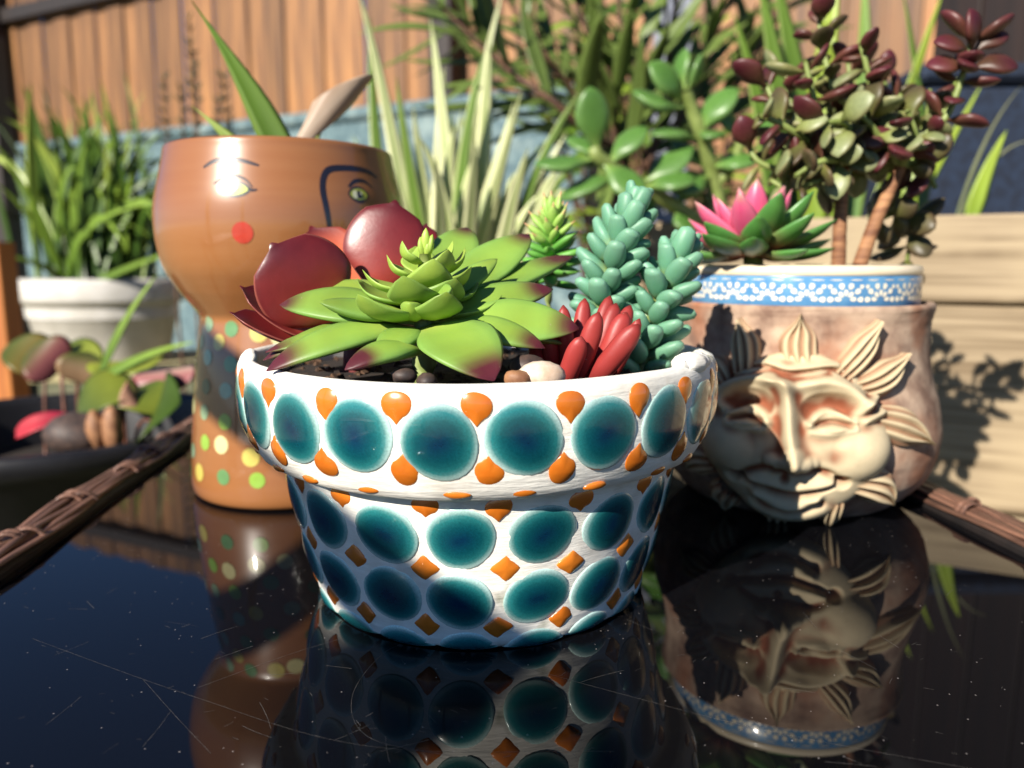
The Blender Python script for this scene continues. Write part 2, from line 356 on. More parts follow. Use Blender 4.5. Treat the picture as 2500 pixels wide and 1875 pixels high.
# ------------------------------------------------------------------ raised bed of pale planks
bang = math.atan2(-0.494, 1); bdir = fdir; bnrm = fnrm
B0 = np.array([0.5, 0.86, 0]); ZT = T + 0.205
bed = thing('raised_bed', 'raised garden bed of pale horizontal planks behind the right end of the table', 'planter', (0.5, 0.95, 0))
def bbox_(s0, s1, o0, o1, z0, z1, bev=0.004):
    V, F = box(s0, s1, o0, o1, z0, z1, bev); return np.array([B0 + bdir * a + bnrm * b + np.array([0, 0, c]) for a, b, c in V]), [f[::-1] for f in F]
def plank(s0, s1, o0, o1, z0, z1):
    V, F = box(0, s1 - s0, -(o1 - o0) / 2, (o1 - o0) / 2, 0, z1 - z0, 0.003)
    o = put('plank', mesh('plank', V, F, M['pale_wood'], smooth=False), bed)
    p = B0 + bdir * s0 - bnrm * 0 + bnrm * ((o0 + o1) / 2) + np.array([0, 0, z0]) - np.array(bed.location)
    o.matrix_local = Matrix.Translation(Vector(p)) @ Matrix.Rotation(bang, 4, 'Z')
z = ZT
for h in (0.1, 0.235, 0.235):
    for o0 in (-0.022, -0.30):
        plank(-0.36, 0.75, o0, o0 + 0.022, max(z - h, 0.0), z - 0.0035)
    z -= h
for s0 in (-0.383, 0.752):
    V, F = bbox_(s0, s0 + 0.02, -0.3, -0.0, 0, ZT - 0.004); part('end_board', V, F, M['pale_wood'], bed, smooth=False)
V, F = bbox_(-0.36, 0.75, -0.277, -0.023, 0.05, ZT - 0.03, 0.002); part('soil', V, F, M['soil'], bed, smooth=False)

# ------------------------------------------------------------------ rattan table with black glass
TR = math.radians(5.5)
tx = np.array([math.cos(TR), math.sin(TR), 0]); ty = np.array([-math.sin(TR), math.cos(TR), 0])
tc = tx * 0.0445 + ty * 0.42 + np.array([0, 0, 0])
table = thing('rattan_table', 'low brown rattan table with a scratched black glass top', 'table', tc)
table.rotation_euler = (0, 0, TR)
HW, HL = 0.254, 0.40
def tpart(name, V, F, mat, smooth=False, cols=None, kind=None, par=None): return put(name, mesh(name, V, F, mat, cols, smooth), par or table, kind=kind)
V, F = box(-HW - 0.004, HW + 0.004, -HL - 0.004, HL + 0.004, T - 0.006, T, 0.001); gl = tpart('glass_top', V, F, M['glass'])
RW = 0.023
for nm, (x0, x1, y0, y1) in (('edge_rail', (-HW - RW, -HW, -HL, HL)), ('edge_rail', (HW, HW + RW, -HL, HL)), ('edge_rail', (-HW - RW, HW + RW, HL, HL + RW)), ('edge_rail', (-HW - RW, HW + RW, -HL - RW, -HL))):
    V, F = box(x0, x1, y0, y1, T - 0.03, T + 0.0055, 0.003); rail = tpart(nm, V, F, M['wicker_core'])
    lx = x1 - x0; ly = y1 - y0; along_y = ly > lx; Ln = max(lx, ly); cx, cy = (x0 + x1) / 2, (y0 + y1) / 2
    r2 = random.Random(int(1000 * (cx + 3 * cy)))
    def loc(a, b, c):                       # along, across, up on the rail
        return np.array([cx + b, cy + a, T + c]) if along_y else np.array([cx + a, cy + b, T + c])
    for k in range(8):
        b0 = -RW / 2 + 0.0022 + (RW - 0.0044) * k / 7; ph = r2.uniform(0, 6)
        nA = 70; A = np.linspace(-Ln / 2 + 0.004, Ln / 2 - 0.004, nA)
        path = [loc(a, b0 + 0.0017 * math.sin(a * 34 + ph), 0.0066 + 0.0010 * math.sin(a * 47 + ph * 2) + (0.001 if k % 2 else 0) - 0.004 * abs(b0 / (RW / 2)) ** 4) for a in A]
        V, F = tube(path, 0.0026, 6, 0.5); tpart('strand', V, F, M['table_wicker'], True, par=rail)
    a = -Ln / 2 + 0.03
    while a < Ln / 2 - 0.02:                # wrapped bindings
        for q in range(3):
            w0 = -RW * 0.44 if r2.random() < 0.5 else -RW * 0.16
            path = [loc(a + q * 0.0042 + 0.004 * (t - .5), w0 + RW * 0.62 * t, 0.0058 + 0.0055 * math.sin(math.pi * t) ** 0.5) for t in np.linspace(0, 1, 8)]
            V, F = tube(path, 0.0021, 6, 0.6); tpart('binding', V, F, M['table_wicker'], True, par=rail)
        a += r2.uniform(0.045, 0.075)
for sx in (-1, 1):
    for sy in (-1, 1):
        V, F = box(sx * (HW - 0.0) - 0.024, sx * (HW - 0.0) + 0.024, sy * (HL - 0.0) - 0.024, sy * (HL - 0.0) + 0.024, 0, T - 0.031, 0.006); tpart('leg', V, F, M['wicker_core'])
V, F = box(-HW, HW, -HL, HL, T - 0.055, T - 0.032, 0.004); tpart('under_frame', V, F, M['wicker_core'])
# hairline scratches in the glass
sp = []
r3 = random.Random(3)
for k in range(190):
    if k < 34:
        u, v = r3.uniform(150, 2400), r3.uniform(1380, 1870); ln = r3.uniform(0.004, 0.02)
    else:
        u, v = r3.uniform(50, 2450), r3.uniform(1330, 1870); ln = r3.uniform(0.0006, 0.0035)
    d = ray(u, v); p = d * (H / -d[2]); an = r3.choice([r3.gauss(0.5, 0.35), r3.gauss(2.5, 0.4), r3.uniform(0, 3.1)]); bend = r3.uniform(-0.1, 0.1)
    pts = [np.array([p[0] + math.cos(an + bend * t) * ln * t, p[1] + math.sin(an + bend * t) * ln * t]) for t in np.linspace(-0.5, 0.5, 6)]
    wd = r3.uniform(0.00002, 0.00006); q = []
    for pt in pts:
        l = np.array([np.dot(pt - tc[:2], tx[:2]), np.dot(pt - tc[:2], ty[:2])]); la = an - TR
        for sg in (-1, 1): q.append((l[0] - math.sin(la) * wd * sg, l[1] + math.cos(la) * wd * sg, T + 0.00006))
    sp.append((np.array(q), [(2 * i, 2 * i + 2, 2 * i + 3, 2 * i + 1) for i in range(5)]))
for pp in ([(80, 1560), (470, 1700), (900, 1822), (1500, 1835)], [(1180, 1600), (1500, 1690), (1900, 1790), (2500, 1900)], [(350, 1660), (430, 1750), (515, 1840)], [(1120, 1850), (900, 1800), (860, 1700), (930, 1600), (1010, 1560)], [(480, 1680), (700, 1600), (830, 1560)]):
    pts = spline([(ray(u, v) * (H / -ray(u, v)[2]))[:2] for u, v in pp], 40); q = []
    for i, pt in enumerate(pts):
        dv = unit(np.append(pts[min(i + 1, 39)] - pts[max(i - 1, 0)], 0)); l = np.array([np.dot(pt - tc[:2], tx[:2]), np.dot(pt - tc[:2], ty[:2])])
        pv = np.array([-dv[1], dv[0]]); pv = np.array([np.dot(pv, tx[:2]), np.dot(pv, ty[:2])])
        for sg in (-1, 1): q.append((*(l + pv * 0.00004 * sg), T + 0.00006))
    sp.append((np.array(q), [(2 * i, 2 * i + 2, 2 * i + 3, 2 * i + 1) for i in range(39)]))
V, F = join(sp); tpart('scratches', V, F, M['scratch'], kind='stuff', par=gl)

# ------------------------------------------------------------------ mosaic flower pot
PC = np.array([-0.015, 0.355, T])
pot = thing('mosaic_flower_pot', 'round flower pot covered in teal oval and orange mosaic tiles in white grout', 'flower pot', PC)
prof = [(0.0, 0.0012), (0.060, 0.0012), (0.0735, 0.0012), (0.0758, 0.003), (0.0775, 0.010), (0.0815, 0.025), (0.0845, 0.038), (0.087, 0.051), (0.0895, 0.062), (0.0905, 0.0675),
        (0.0925, 0.0682), (0.0965, 0.0682), (0.0988, 0.0692), (0.1010, 0.0725), (0.1038, 0.079), (0.1056, 0.087), (0.1063, 0.096), (0.1064, 0.104), (0.1060, 0.1078), (0.1046, 0.1100), (0.1025, 0.1106), (0.1000, 0.1098), (0.0982, 0.107), (0.0968, 0.100), (0.094, 0.085), (0.088, 0.06)]
dense = []
for a, b in zip(prof[1:-1], prof[2:]):
    k = max(1, int(math.hypot(a[0] - b[0], a[1] - b[1]) / 0.003))
    for j in range(k): dense.append((a[0] + (b[0] - a[0]) * j / k, a[1] + (b[1] - a[1]) * j / k))
dense.append(prof[-1])
V, F = lathe(dense, 220, jit=0.00035, seed=5)
V[:, 2] += np.where(V[:, 2] > 0.06, 0.0006 * np.sin(3 * np.arctan2(V[:, 0], V[:, 1]) + 1.0), 0)
V[:, 2] = np.maximum(V[:, 2], 0.0008)
put('grout_body', mesh('grout_body', V, F, M['grout']), pot)
out = [(r, z) for r, z in prof[2:10]]; rimo = [(r, z) for r, z in prof[12:19]]
def surf_body(z): return np.interp(z, [p[1] for p in out], [p[0] for p in out])
def surf_rim(z): return np.interp(z, [p[1] for p in rimo], [p[0] for p in rimo])
def tilemesh(name, z0, wx, hz, dome, outline, mat, surf, cols=True, K=28, seed=0, zmin=None, wob=0.03):
    r_ = np.random.RandomState(seed); V = []; C = []
    ph = r_.uniform(0, 6.28, 3); rings = [0.08, 0.24, 0.42, 0.58, 0.70, 0.80, 0.88, 0.95, 1.0, 1.01]
    cdeep, cmid, cpale = S(6, 44, 70) * r_.uniform(0.7, 1.1), S(10, 76, 84) * r_.uniform(0.8, 1.1), S(178, 206, 200)
    for q, rho in enumerate(rings):
        for k in range(K):
            th = 2 * math.pi * k / K
            R = outline(th) * (1 + wob * math.sin(2 * th + ph[0]) + wob * 0.6 * math.sin(3 * th + ph[1]))
            x = rho * R * math.cos(th) * wx; t = rho * R * math.sin(th) * hz
            z = z0 + t
            if zmin is not None: z = max(z, zmin)
            r = surf(z); e = 1e-3; sl = (surf(z + e) - surf(z - e)) / (2 * e); nz = -sl; nl = math.hypot(1, nz)
            h = dome * (1 - rho ** 2.4) + dome * 0.16 if q < len(rings) - 2 else (dome * 0.12 if q == len(rings) - 2 else -0.001)
            a = x / r; rr = r + h / nl; V.append((rr * math.sin(a), -rr * math.cos(a), max(z + h * nz / nl, 0.0002)))
            d = rho + 0.05 * math.sin(th * 2 + ph[2]); c = lerp(cdeep, cmid, sm(d, 0.0, 0.62)); c = lerp(c, S(52, 140, 138), 0.6 * sm(d, 0.5, 0.9)); c = lerp(c, cpale, sm(d, 0.80, 1.02))
            C.append(c)
    n = len(rings); F = grid_faces(n, K) + [tuple(range(K))[::-1]]
    return mesh(name, np.array(V), [f for f in F], mat, np.array(C) if cols else None)
ell = lambda th: 1.0
def ring_of(name, count, phase, meshes, z=None, jit=0.012, skip=()):
    for i in range(count):
        o = put(name, meshes[(i * 7 + i // 3) % len(meshes)], pot)
        o.rotation_euler = (0, 0, phase + 2 * math.pi * i / count + rnd.uniform(-jit, jit)); o.location = (0, 0, rnd.uniform(-0.0005, 0.0005))
ms = [tilemesh('rim_oval_tile', 0.0915 + 0.0006 * (k % 3 - 1), 0.01345 * (1 + 0.02 * (k % 2)), 0.0137, 0.0013, ell, M['tile'], surf_rim, seed=k) for k in range(6)]
ring_of('oval_tile', 23, -0.0854, ms)
ms = [tilemesh('oval_tile', 0.0505, 0.0134, 0.0123, 0.0013, ell, M['tile'], surf_body, seed=10 + k) for k in range(6)]
ring_of('oval_tile', 18, -0.035, ms)
ms = [tilemesh('oval_tile', 0.0235, 0.0131, 0.0122, 0.0013, ell, M['tile'], surf_body, seed=20 + k) for k in range(6)]
ring_of('oval_tile', 18, -0.05, ms)
ms = [tilemesh('base_tile', -0.0010, 0.0127, 0.0095, 0.0012, ell, M['tile'], surf_body, seed=30 + k, zmin=0.0012) for k in range(4)]
ring_of('oval_tile', 18, -0.03, ms)
def drop(th):          # round head, one point towards +y
    d = abs((th - math.pi / 2 + math.pi) % (2 * math.pi) - math.pi); d0 = 0.76
    return 0.86 if d > d0 else 0.86 / math.cos(d0 - d) * (1 - 0.07 * math.sin(math.pi * d / d0))
def dia(th): return min(0.98, 1.16 / (abs(math.cos(th)) ** 0.92 + abs(math.sin(th)) ** 0.92 + 0.06) ** (1 / 0.92))
def orange(z0, wx, hz, fn, surf, seeds, zmin=None): return [tilemesh('orange_tile', z0, wx, hz, 0.0009, fn, M['otile'], surf, cols=False, K=24, seed=s, wob=0.06, zmin=zmin) for s in seeds]
half = math.pi / 23
ring_of('orange_tile', 23, -0.0854 + half, orange(0.1028, 0.0060, 0.0059, lambda t: drop(-t), surf_rim, range(40, 45)), jit=0.02)
ring_of('orange_tile', 23, -0.0854 + half, orange(0.0797, 0.0060, 0.0057, drop, surf_rim, range(50, 55)), jit=0.02)
ring_of('orange_sliver', 23, -0.0854 + 0.02, orange(0.0712, 0.0046, 0.0016, ell, surf_rim, range(60, 63)), jit=0.03)
half = math.pi / 18
ring_of('orange_tile', 18, -0.035 + half, orange(0.0632, 0.0060, 0.0047, lambda t: drop(-t), surf_body, range(70, 75)), jit=0.03)
ring_of('orange_tile', 18, -0.045 + half, orange(0.0370, 0.0059, 0.0056, dia, surf_body, range(80, 85)), jit=0.03)
ring_of('orange_tile', 18, -0.05 + half, orange(0.0115, 0.0057, 0.0052, dia, surf_body, range(90, 95)), jit=0.03)
V, F = lathe([(0.0966, 0.0985), (0.085, 0.1005), (0.06, 0.1015), (0.03, 0.102), (0.002, 0.102)], 60, cap0=False, cap1=True, jit=0.0012, seed=2)
put('soil', mesh('soil', V, F, M['soil']), pot)
for k, (a, sz) in enumerate(((0.98, 0.0062), (1.09, 0.0045), (0.9, 0.0035), (-1.15, 0.0045))):
    n_, m_ = 8, 12; V = [(math.sin(math.pi * (i + .05) / 7.1) * math.cos(6.283 * j / m_) * sz * 1.5, math.sin(math.pi * (i + .05) / 7.1) * math.sin(6.283 * j / m_) * sz * (1 + 0.15 * math.sin(j * 2.1)), math.cos(math.pi * (i + .05) / 7.1) * sz * 0.75) for i in range(n_) for j in range(m_)]
    o = put('grout_lump', mesh('grout_lump', np.array(V), grid_faces(n_, m_)[::1] + [tuple(range(m_)), tuple(range((n_ - 1) * m_, n_ * m_))[::-1]], M['grout']), pot); o.matrix_local = Matrix.Rotation(a, 4, 'Z') @ Matrix.Translation((0, -0.1018, 0.1108)) @ Matrix.Rotation(0.3 * k, 4, 'X')
gp_ = []; rq = np.random.RandomState(17)
for k in range(420):
    a = rq.uniform(0, 6.283); r = 0.094 * math.sqrt(rq.uniform(0.02, 1)); c = np.array([r * math.cos(a), r * math.sin(a), 0.1015 - 0.0025 * (r / 0.094) ** 3]); z_ = rq.uniform(0.0006, 0.0022)
    V, F = box(-z_ * rq.uniform(.6, 1.8), z_, -z_, z_ * rq.uniform(.5, 1.2), -z_ * .6, z_ * .6); q_ = np.array(Matrix.Rotation(rq.uniform(0, 6), 3, Vector(rq.normal(size=3)))); gp_.append((V @ q_.T + c, F))
V, F = join(gp_); put('grit', mesh('grit', V, F, mat_noise('bark_grit', S(92, 66, 46), S(40, 30, 24), 220, 0.9), smooth=False), pot, kind='stuff')
# pebbles on the soil
def pebble(name, label, c, sz, mat, seed, group=None, cat='pebble'):
    r_ = np.random.RandomState(seed); V = []; n, m = 9, 12; D = r_.normal(size=(8, 3)); D /= np.linalg.norm(D, axis=1)[:, None]; A = r_.uniform(0.72, 1.0, 8)
    for i in range(n):
        ph = math.pi * (i + 0.02) / (n - 0.96)
        for k in range(m):
            th = 2 * math.pi * k / m; d = np.array([math.sin(ph) * math.cos(th), math.sin(ph) * math.sin(th), math.cos(ph)])
            rr = min([1.0] + [a / max(np.dot(d, dd_), 1e-3) for a, dd_ in zip(A, D) if np.dot(d, dd_) > 0.3]); V.append(d * rr * np.array(sz))
    me = mesh(name, np.array(V), grid_faces(n, m)[::1] + [tuple(range(m)), tuple(range((n - 1) * m, n * m))[::-1]], mat)
    return put(name, me, None, Matrix.Translation(Vector(c)), label, cat, group)
pebble('pebble', 'large pale quartz pebble at the rim below the red finger leaves', W(1322, 918, 0.272), (0.0088, 0.006, 0.0056), M['quartz'], 4)
pebble('pebble', 'small tan pebble left of the large quartz pebble in the mosaic pot', W(1262, 926, 0.268), (0.005, 0.004, 0.004), M['brownstone'], 5)
pebble('pebble', 'dark pebble behind the large quartz pebble in the mosaic pot', W(1290, 895, 0.285), (0.007, 0.006, 0.0046), M['darkstone'], 6)
pebble('pebble', 'dark pebble beside the stem of the green rosette at the pot rim', W(1040, 930, 0.266), (0.004, 0.004, 0.003), M['darkstone'], 8)
pebble('pebble', 'small dark pebble under the short front left green leaf', W(985, 918, 0.270), (0.005, 0.004, 0.003), M['darkstone'], 9)

# ------------------------------------------------------------------ green rosette succulent
gB = np.array([*W(1035, 800, 0.305)[:2], T + 0.0975])
gr = thing('green_succulent', 'large lime green rosette succulent with burgundy leaf tips in the mosaic pot', 'succulent', gB)
GC = W(1035, 795, 0.303); TOPC = W(1035, 560, 0.305)
def gcol(tip=0.72, amt=1.0, lime=0.0):
    g0, g1, gp, tb = S(186, 196, 92), S(134, 168, 70), S(98, 148, 80), S(84, 32, 42)
    def f(t, c, s):
        col = lerp(g0, g1, sm(t, 0.0, 0.45)); col = lerp(col, gp, 0.5 * abs(c) ** 2)
        if lime: col = lerp(col, S(178, 200, 84), lime)
        k = sm(t - 0.06 * abs(c) ** 3 + 0.02, tip, tip + 0.2) * amt
        return lerp(col, tb, k)
    return f
pr_green = lambda t: max(0.03, (math.sin(math.pi * min(1, 0.06 + 0.94 * t ** 1.12)) ** 0.66) * (0.50 + 0.50 * sm(t, 0.0, 0.55)) if t < 0.985 else 0.03)
def gleaf(base, tip, wpx, depth, nrm, sag=0.0, cup=0.25, tipc=0.72, amt=1.0, th=0.0058, lime=0.0, roll=0.0, name='leaf'):
    b = W(*base) if len(base) == 3 else np.asarray(base); t = W(*tip); L = np.linalg.norm(t - b); w = wpx / FPX * depth
    me = leafmesh(name, L, w, th, pr_green, M['succ'], sag=sag * L, cup=cup, n=18, m=14, colf=gcol(tipc, amt, lime))
    return putleaf(name, me, gr, b, t, nrm, roll=roll)
up = np.array([0, -0.35, 1.0])
gleaf((1035, 800, 0.300), (1206, 930, 0.262), 205, 0.275, (0.25, -0.8, 0.75), sag=0.09, cup=0.18)             # broad front leaf
gleaf((1050, 800, 0.303), (1414, 802, 0.295), 145, 0.297, (0.1, -0.75, 0.75), sag=0.05, cup=0.15, tipc=0.76)       # right lower
gleaf((1050, 785, 0.305), (1350, 706, 0.318), 122, 0.312, (0.0, -0.55, 0.9), sag=0.02, cup=0.2, tipc=0.7)         # right upper
gleaf((1060, 770, 0.315), (1399, 624, 0.365), 106, 0.35, (-0.2, -0.5, 0.9), sag=0.0, tipc=0.68)
gleaf((1050, 765, 0.318), (1292, 572, 0.372), 130, 0.36, (-0.2, -0.8, 0.6), sag=0.0, cup=0.2, tipc=0.78)
gleaf((1040, 760, 0.320), (1140, 556, 0.382), 134, 0.37, (0.0, -0.9, 0.5), sag=0.0, cup=0.2, tipc=0.80)
gleaf((1040, 745, 0.308), (1214, 632, 0.325), 76, 0.315, (0.1, -0.5, 0.9), sag=-0.05, amt=0.15)
gleaf((1030, 790, 0.305), (683, 744, 0.305), 138, 0.305, (0.05, -0.6, 0.9), sag=0.06, cup=0.12, tipc=0.78)           # left upper
gleaf((1020, 770, 0.300), (780, 738, 0.288), 74, 0.293, (0.0, -0.6, 0.9), sag=-0.05, cup=0.28, amt=0.1)
gleaf((1030, 810, 0.302), (650, 906, 0.277), 112, 0.285, (-0.05, -0.55, 0.9), sag=0.10, cup=0.12, tipc=0.70)          # left lower
gleaf((1025, 805, 0.306), (642, 880, 0.290), 104, 0.295, (0.0, -0.3, 1.0), sag=0.09, cup=0.1, tipc=0.74)
gleaf((1048, 862, 0.285), (842, 903, 0.260), 92, 0.27, (-0.1, -0.55, 0.9), sag=0.10, cup=0.15, tipc=0.62)            # short front left
gleaf((1030, 780, 0.310), (790, 700, 0.335), 92, 0.33, (0.1, -0.6, 0.8), sag=0.05, amt=0.2, lime=0.2)
gleaf((1030, 815, 0.305), (800, 815, 0.298), 90, 0.30, (0.0, -0.2, 1.0), sag=0.0, amt=0.4)
gleaf((1060, 810, 0.31), (1330, 770, 0.345), 90, 0.33, (0.0, -0.2, 1.0), sag=0.0, amt=0.6)
gleaf((1030, 815, 0.302), (930, 880, 0.270), 104, 0.285, (-0.1, -0.6, 0.85), sag=0.10, cup=0.15, tipc=0.74)
gleaf((1045, 815, 0.305), (1330, 850, 0.285), 100, 0.295, (0.05, -0.6, 0.85), sag=0.10, cup=0.15, tipc=0.74)
gleaf((1035, 765, 0.294), (1102, 704, 0.282), 84, 0.288, (0.35, -0.75, 0.7), sag=-0.08, cup=0.3, amt=0.0)            # small front cupped leaf
gleaf((1020, 775, 0.296), (1000, 740, 0.280), 66, 0.288, (0.0, -0.7, 0.7), sag=-0.05, cup=0.3, amt=0.0, lime=0.3)
# stacked heart of the rosette
hr = random.Random(11)
for lay, (v0, rad, w, n, lift) in enumerate(((752, 195, 128, 5, 34), (722, 165, 124, 5, 40), (692, 140, 112, 4, 44), (660, 112, 92, 4, 46), (628, 74, 64, 3, 44))):
    for k in range(n):
        a = 2 * math.pi * (k + 0.38 * lay + hr.uniform(-0.2, 0.2)) / n + 0.4
        dx, dy = math.sin(a), -math.cos(a); b = W(1036, v0 + 16, 0.304)
        tip = b + np.array([dx, dy, 0]) * rad / FPX * 0.30 * hr.uniform(0.8, 1.15) + np.array([0, 0, lift / FPX * 0.3 * hr.uniform(0.7, 1.3)])
        L = np.linalg.norm(tip - b); me = leafmesh('leaf', L, w / FPX * 0.3, 0.0026, pr_green, M['succ'], sag=-0.10 * L, cup=0.22, n=14, m=12, colf=gcol(0.9, 0.0, 0.4 if lay > 1 else 0.15), hook=0.0035)
        putleaf('leaf', me, gr, b, tip, np.array([-dx * 0.5, -dy * 0.5, 1]), roll=hr.uniform(-0.2, 0.2))
for k in range(9):                     # lower skirt of leaves over the soil
    a = 2 * math.pi * k / 9 + 0.9; dx, dy = math.sin(a), -math.cos(a); b = W(1036, 822, 0.308)
    if dy < -0.55: continue
    tip = b + np.array([dx * 0.062, dy * 0.055, -0.004]); L = np.linalg.norm(tip - b)
    putleaf('leaf', leafmesh('leaf', L, 0.02, 0.004, pr_green, M['succ'], sag=0.05 * L, cup=0.2, n=14, m=12, colf=gcol(0.76)), gr, b, tip, (0, -0.2, 1))
for dx, dv in ((0, 556), (16, 572), (-14, 578), (6, 585)):
    b = W(1038 + dx * 0.3, 635, 0.304); t = W(1040 + dx, dv, 0.303); L = np.linalg.norm(t - b)
    putleaf('leaf', leafmesh('leaf', L, 24 / FPX * 0.3, 0.003, pr_green, M['succ'], cup=0.3, n=10, m=8, colf=gcol(0.95, 0.3, 0.5)), gr, b, t, (-dx / 20, -1, 0.2))
V, F = tube(spline([gB + (0, 0, -0.005), W(1036, 840, 0.305), W(1037, 700, 0.304), W(1038, 620, 0.304)], 10), np.linspace(0.006, 0.0022, 10), 10)
part('stem', V, F, M['greenstem'], gr)

# ------------------------------------------------------------------ burgundy rosette
rB = np.array([*W(870, 800, 0.345)[:2], T + 0.0975])
br = thing('burgundy_succulent', 'dark burgundy succulent with broad spoon leaves at the left of the mosaic pot', 'succulent', rB)
M['burg'] = mat_vcol('burgundy_leaf', 0.36, 0.0, 0.1, 0.1, 160, 0.35, 0.0004, 0.5, speck=False, coatrough=0.3)
def pr_spoon(t):
    b = max(0.0, math.sin(math.pi * min(1, 0.06 + 0.94 * t ** 1.15))) ** 0.5 * (0.3 + 0.7 * sm(t, 0.0, 0.42))
    if t > 0.9: b = max(0.012, b * (1 - sm(t, 0.88, 0.97) * 0.72) * (1 - sm(t, 0.96, 1.0) * 0.8))
    return max(b, 0.03)
def bcol(light=0.0):
    def f(t, c, s):
        col = lerp(S(150, 58, 48), S(112, 32, 34), sm(t, 0.1, 0.75)); col = lerp(col, S(70, 18, 26), max(sm(abs(c), 0.7, 0.95) * 0.45, sm(t, 0.7, 0.98) * 0.8)); col = lerp(col, S(176, 104, 88), sm(abs(c), 0.97, 1.0) * 0.7)
        if light and s > 0: col = lerp(col, S(190, 92, 58), light * (1 - sm(t, 0.6, 1.0)))
        return col
    return f
def bleaf(base, tip, wpx, depth, nrm, sag=0.0, cup=-0.25, th=0.0035, light=0.0, hook=0.0):
    b, t = W(*base), W(*tip); L = np.linalg.norm(t - b)
    me = leafmesh('leaf', L, wpx / FPX * depth, th, pr_spoon, M['burg'], sag=sag * L, cup=cup, n=22, m=20, colf=bcol(light), hook=hook, fold=-0.05)
    return putleaf('leaf', me, br, b, t, nrm)
bleaf((838, 800, 0.335), (660, 594, 0.318), 245, 0.325, (-0.15, -0.8, 0.55), sag=0.045, cup=-0.10)           # broad left leaf
bleaf((912, 730, 0.345), (966, 488, 0.352), 200, 0.35, (0.1, -0.95, 0.15), sag=0.03, cup=-0.08)              # tall right leaf
bleaf((875, 760, 0.352), (758, 552, 0.372), 190, 0.365, (0.25, -0.9, 0.35), sag=-0.06, cup=0.25, light=1.0)     # middle leaf, the orange light on its inside painted into the colour
bleaf((835, 830, 0.335), (585, 698, 0.322), 120, 0.33, (0.3, -0.5, 0.8), sag=-0.10, cup=0.35)
bleaf((830, 850, 0.335), (560, 762, 0.315), 110, 0.325, (0.1, -0.4, 0.9), sag=-0.06, cup=0.35)
bleaf((985, 720, 0.36), (1042, 545, 0.39), 100, 0.37, (0.0, -0.9, 0.3), sag=0.05, cup=0.1)
bleaf((900, 780, 0.36), (850, 600, 0.40), 150, 0.39, (0.0, -0.8, 0.5), sag=0.0, cup=0.2)
bleaf((930, 800, 0.365), (1010, 640, 0.41), 140, 0.39, (0.0, -0.8, 0.5), sag=0.0, cup=0.2)
V, F = tube(spline([rB + (0, 0, -0.006), W(872, 810, 0.346), W(885, 740, 0.35)], 8), np.linspace(0.007, 0.005, 8), 10); part('stem', V, F, M['succ'], br, cols=np.tile(S(110, 40, 40), (80, 1)))

# ------------------------------------------------------------------ burro's tail stalks
pr_bean = lambda t: max(0.05, (1 - (2 * min(1, t * 0.95 + 0.045) - 1.08) ** 2 / 1.17) ** 0.5 * (0.55 + 0.45 * sm(t, 0.0, 0.5)) if t < 0.995 else 0.12)
def tcol(t, c, s): return lerp(lerp(S(164, 184, 112), S(94, 148, 118), sm(t, 0.0, 0.42)), S(124, 172, 148), 0.6 * sm(t, 0.6, 1.0) + 0.3 * sm(abs(c), 0.6, 1.0))
bean = [leafmesh('bean_leaf', 0.0172 * k, 0.0094, 0.0072, pr_bean, M['succ'], sag=0.001 * q, cup=0.08, n=16, m=12, colf=tcol) for k, q in ((1, 1), (0.92, 0.3), (1.08, -0.5))]
def burro(label, pts, n, seed):
    path = spline([W(*p) for p in pts], 60); r_ = random.Random(seed)
    root = thing('burro_tail_stalk', label, 'succulent', (path[0][0], path[0][1], T + 0.096), 'blue-green burro tail stalks in the mosaic pot')
    V, F = tube(path, np.linspace(0.0042, 0.0022, 60), 8); part('stem', V, F, M['greenstem'], root)
    for i in range(n):
        q = i / (n - 1); j = min(58, int(q * 58)); p = path[j]; tg = unit(path[j + 1] - path[j]); a = i * 2.39996 + r_.uniform(-0.2, 0.2)
        s_ = unit(np.cross(tg, (0, 1, 0))); u_ = np.cross(s_, tg); rad = s_ * math.cos(a) + u_ * math.sin(a)
        al = math.radians(28 + 40 * sm(q, 0.55, 1.0) + r_.uniform(-6, 6)); d = rad * math.cos(al) + tg * math.sin(al)
        sc = r_.uniform(0.9, 1.12) * (1 - 0.3 * sm(q, 0.85, 1)); putleaf('leaf', bean[r_.randrange(3)], root, p + rad * 0.001, p + d, tg * 1.0 - rad * 0.35, sc)
    return root
burro('taller blue-green burro tail stalk left of the shorter one in the mosaic pot', [(1465, 960, 0.352), (1470, 800, 0.356), (1500, 640, 0.360), (1552, 490, 0.366)], 70, 1)
burro('shorter blue-green burro tail stalk leaning right towards the sun face pot', [(1560, 960, 0.350), (1580, 830, 0.352), (1620, 710, 0.356), (1660, 610, 0.362)], 52, 2)

# ------------------------------------------------------------------ small pink tipped sedum
sB = np.array([*W(1340, 700, 0.405)[:2], T + 0.0965])
sd = thing('pink_tipped_sedum', 'small bright green sedum with pink pointed tips behind the green rosette', 'succulent', sB)
def pcol(t, c, s): return lerp(lerp(S(96, 156, 60), S(150, 186, 92), sm(t, 0.0, 0.6)), S(226, 150, 132), sm(t, 0.78, 1.0))
def pcol2(t, c, s): return lerp(S(84, 150, 62), S(110, 168, 76), t)
pr_spike = lambda t: max(0.04, (0.7 + 0.5 * t) * (1 - sm(t, 0.55, 1.0) * 0.97))
spk = [leafmesh('spike', 0.0165, 0.0062, 0.0036, pr_spike, M['succ'], cup=0.15, n=10, m=8, colf=f) for f in (pcol, pcol2)]
r4 = random.Random(4)
stk = spline([sB + (0, 0, -0.004), W(1340, 680, 0.405), W(1348, 560, 0.408)], 20); V, F = tube(stk, 0.0022, 8); part('stem', V, F, M['greenstem'], sd)
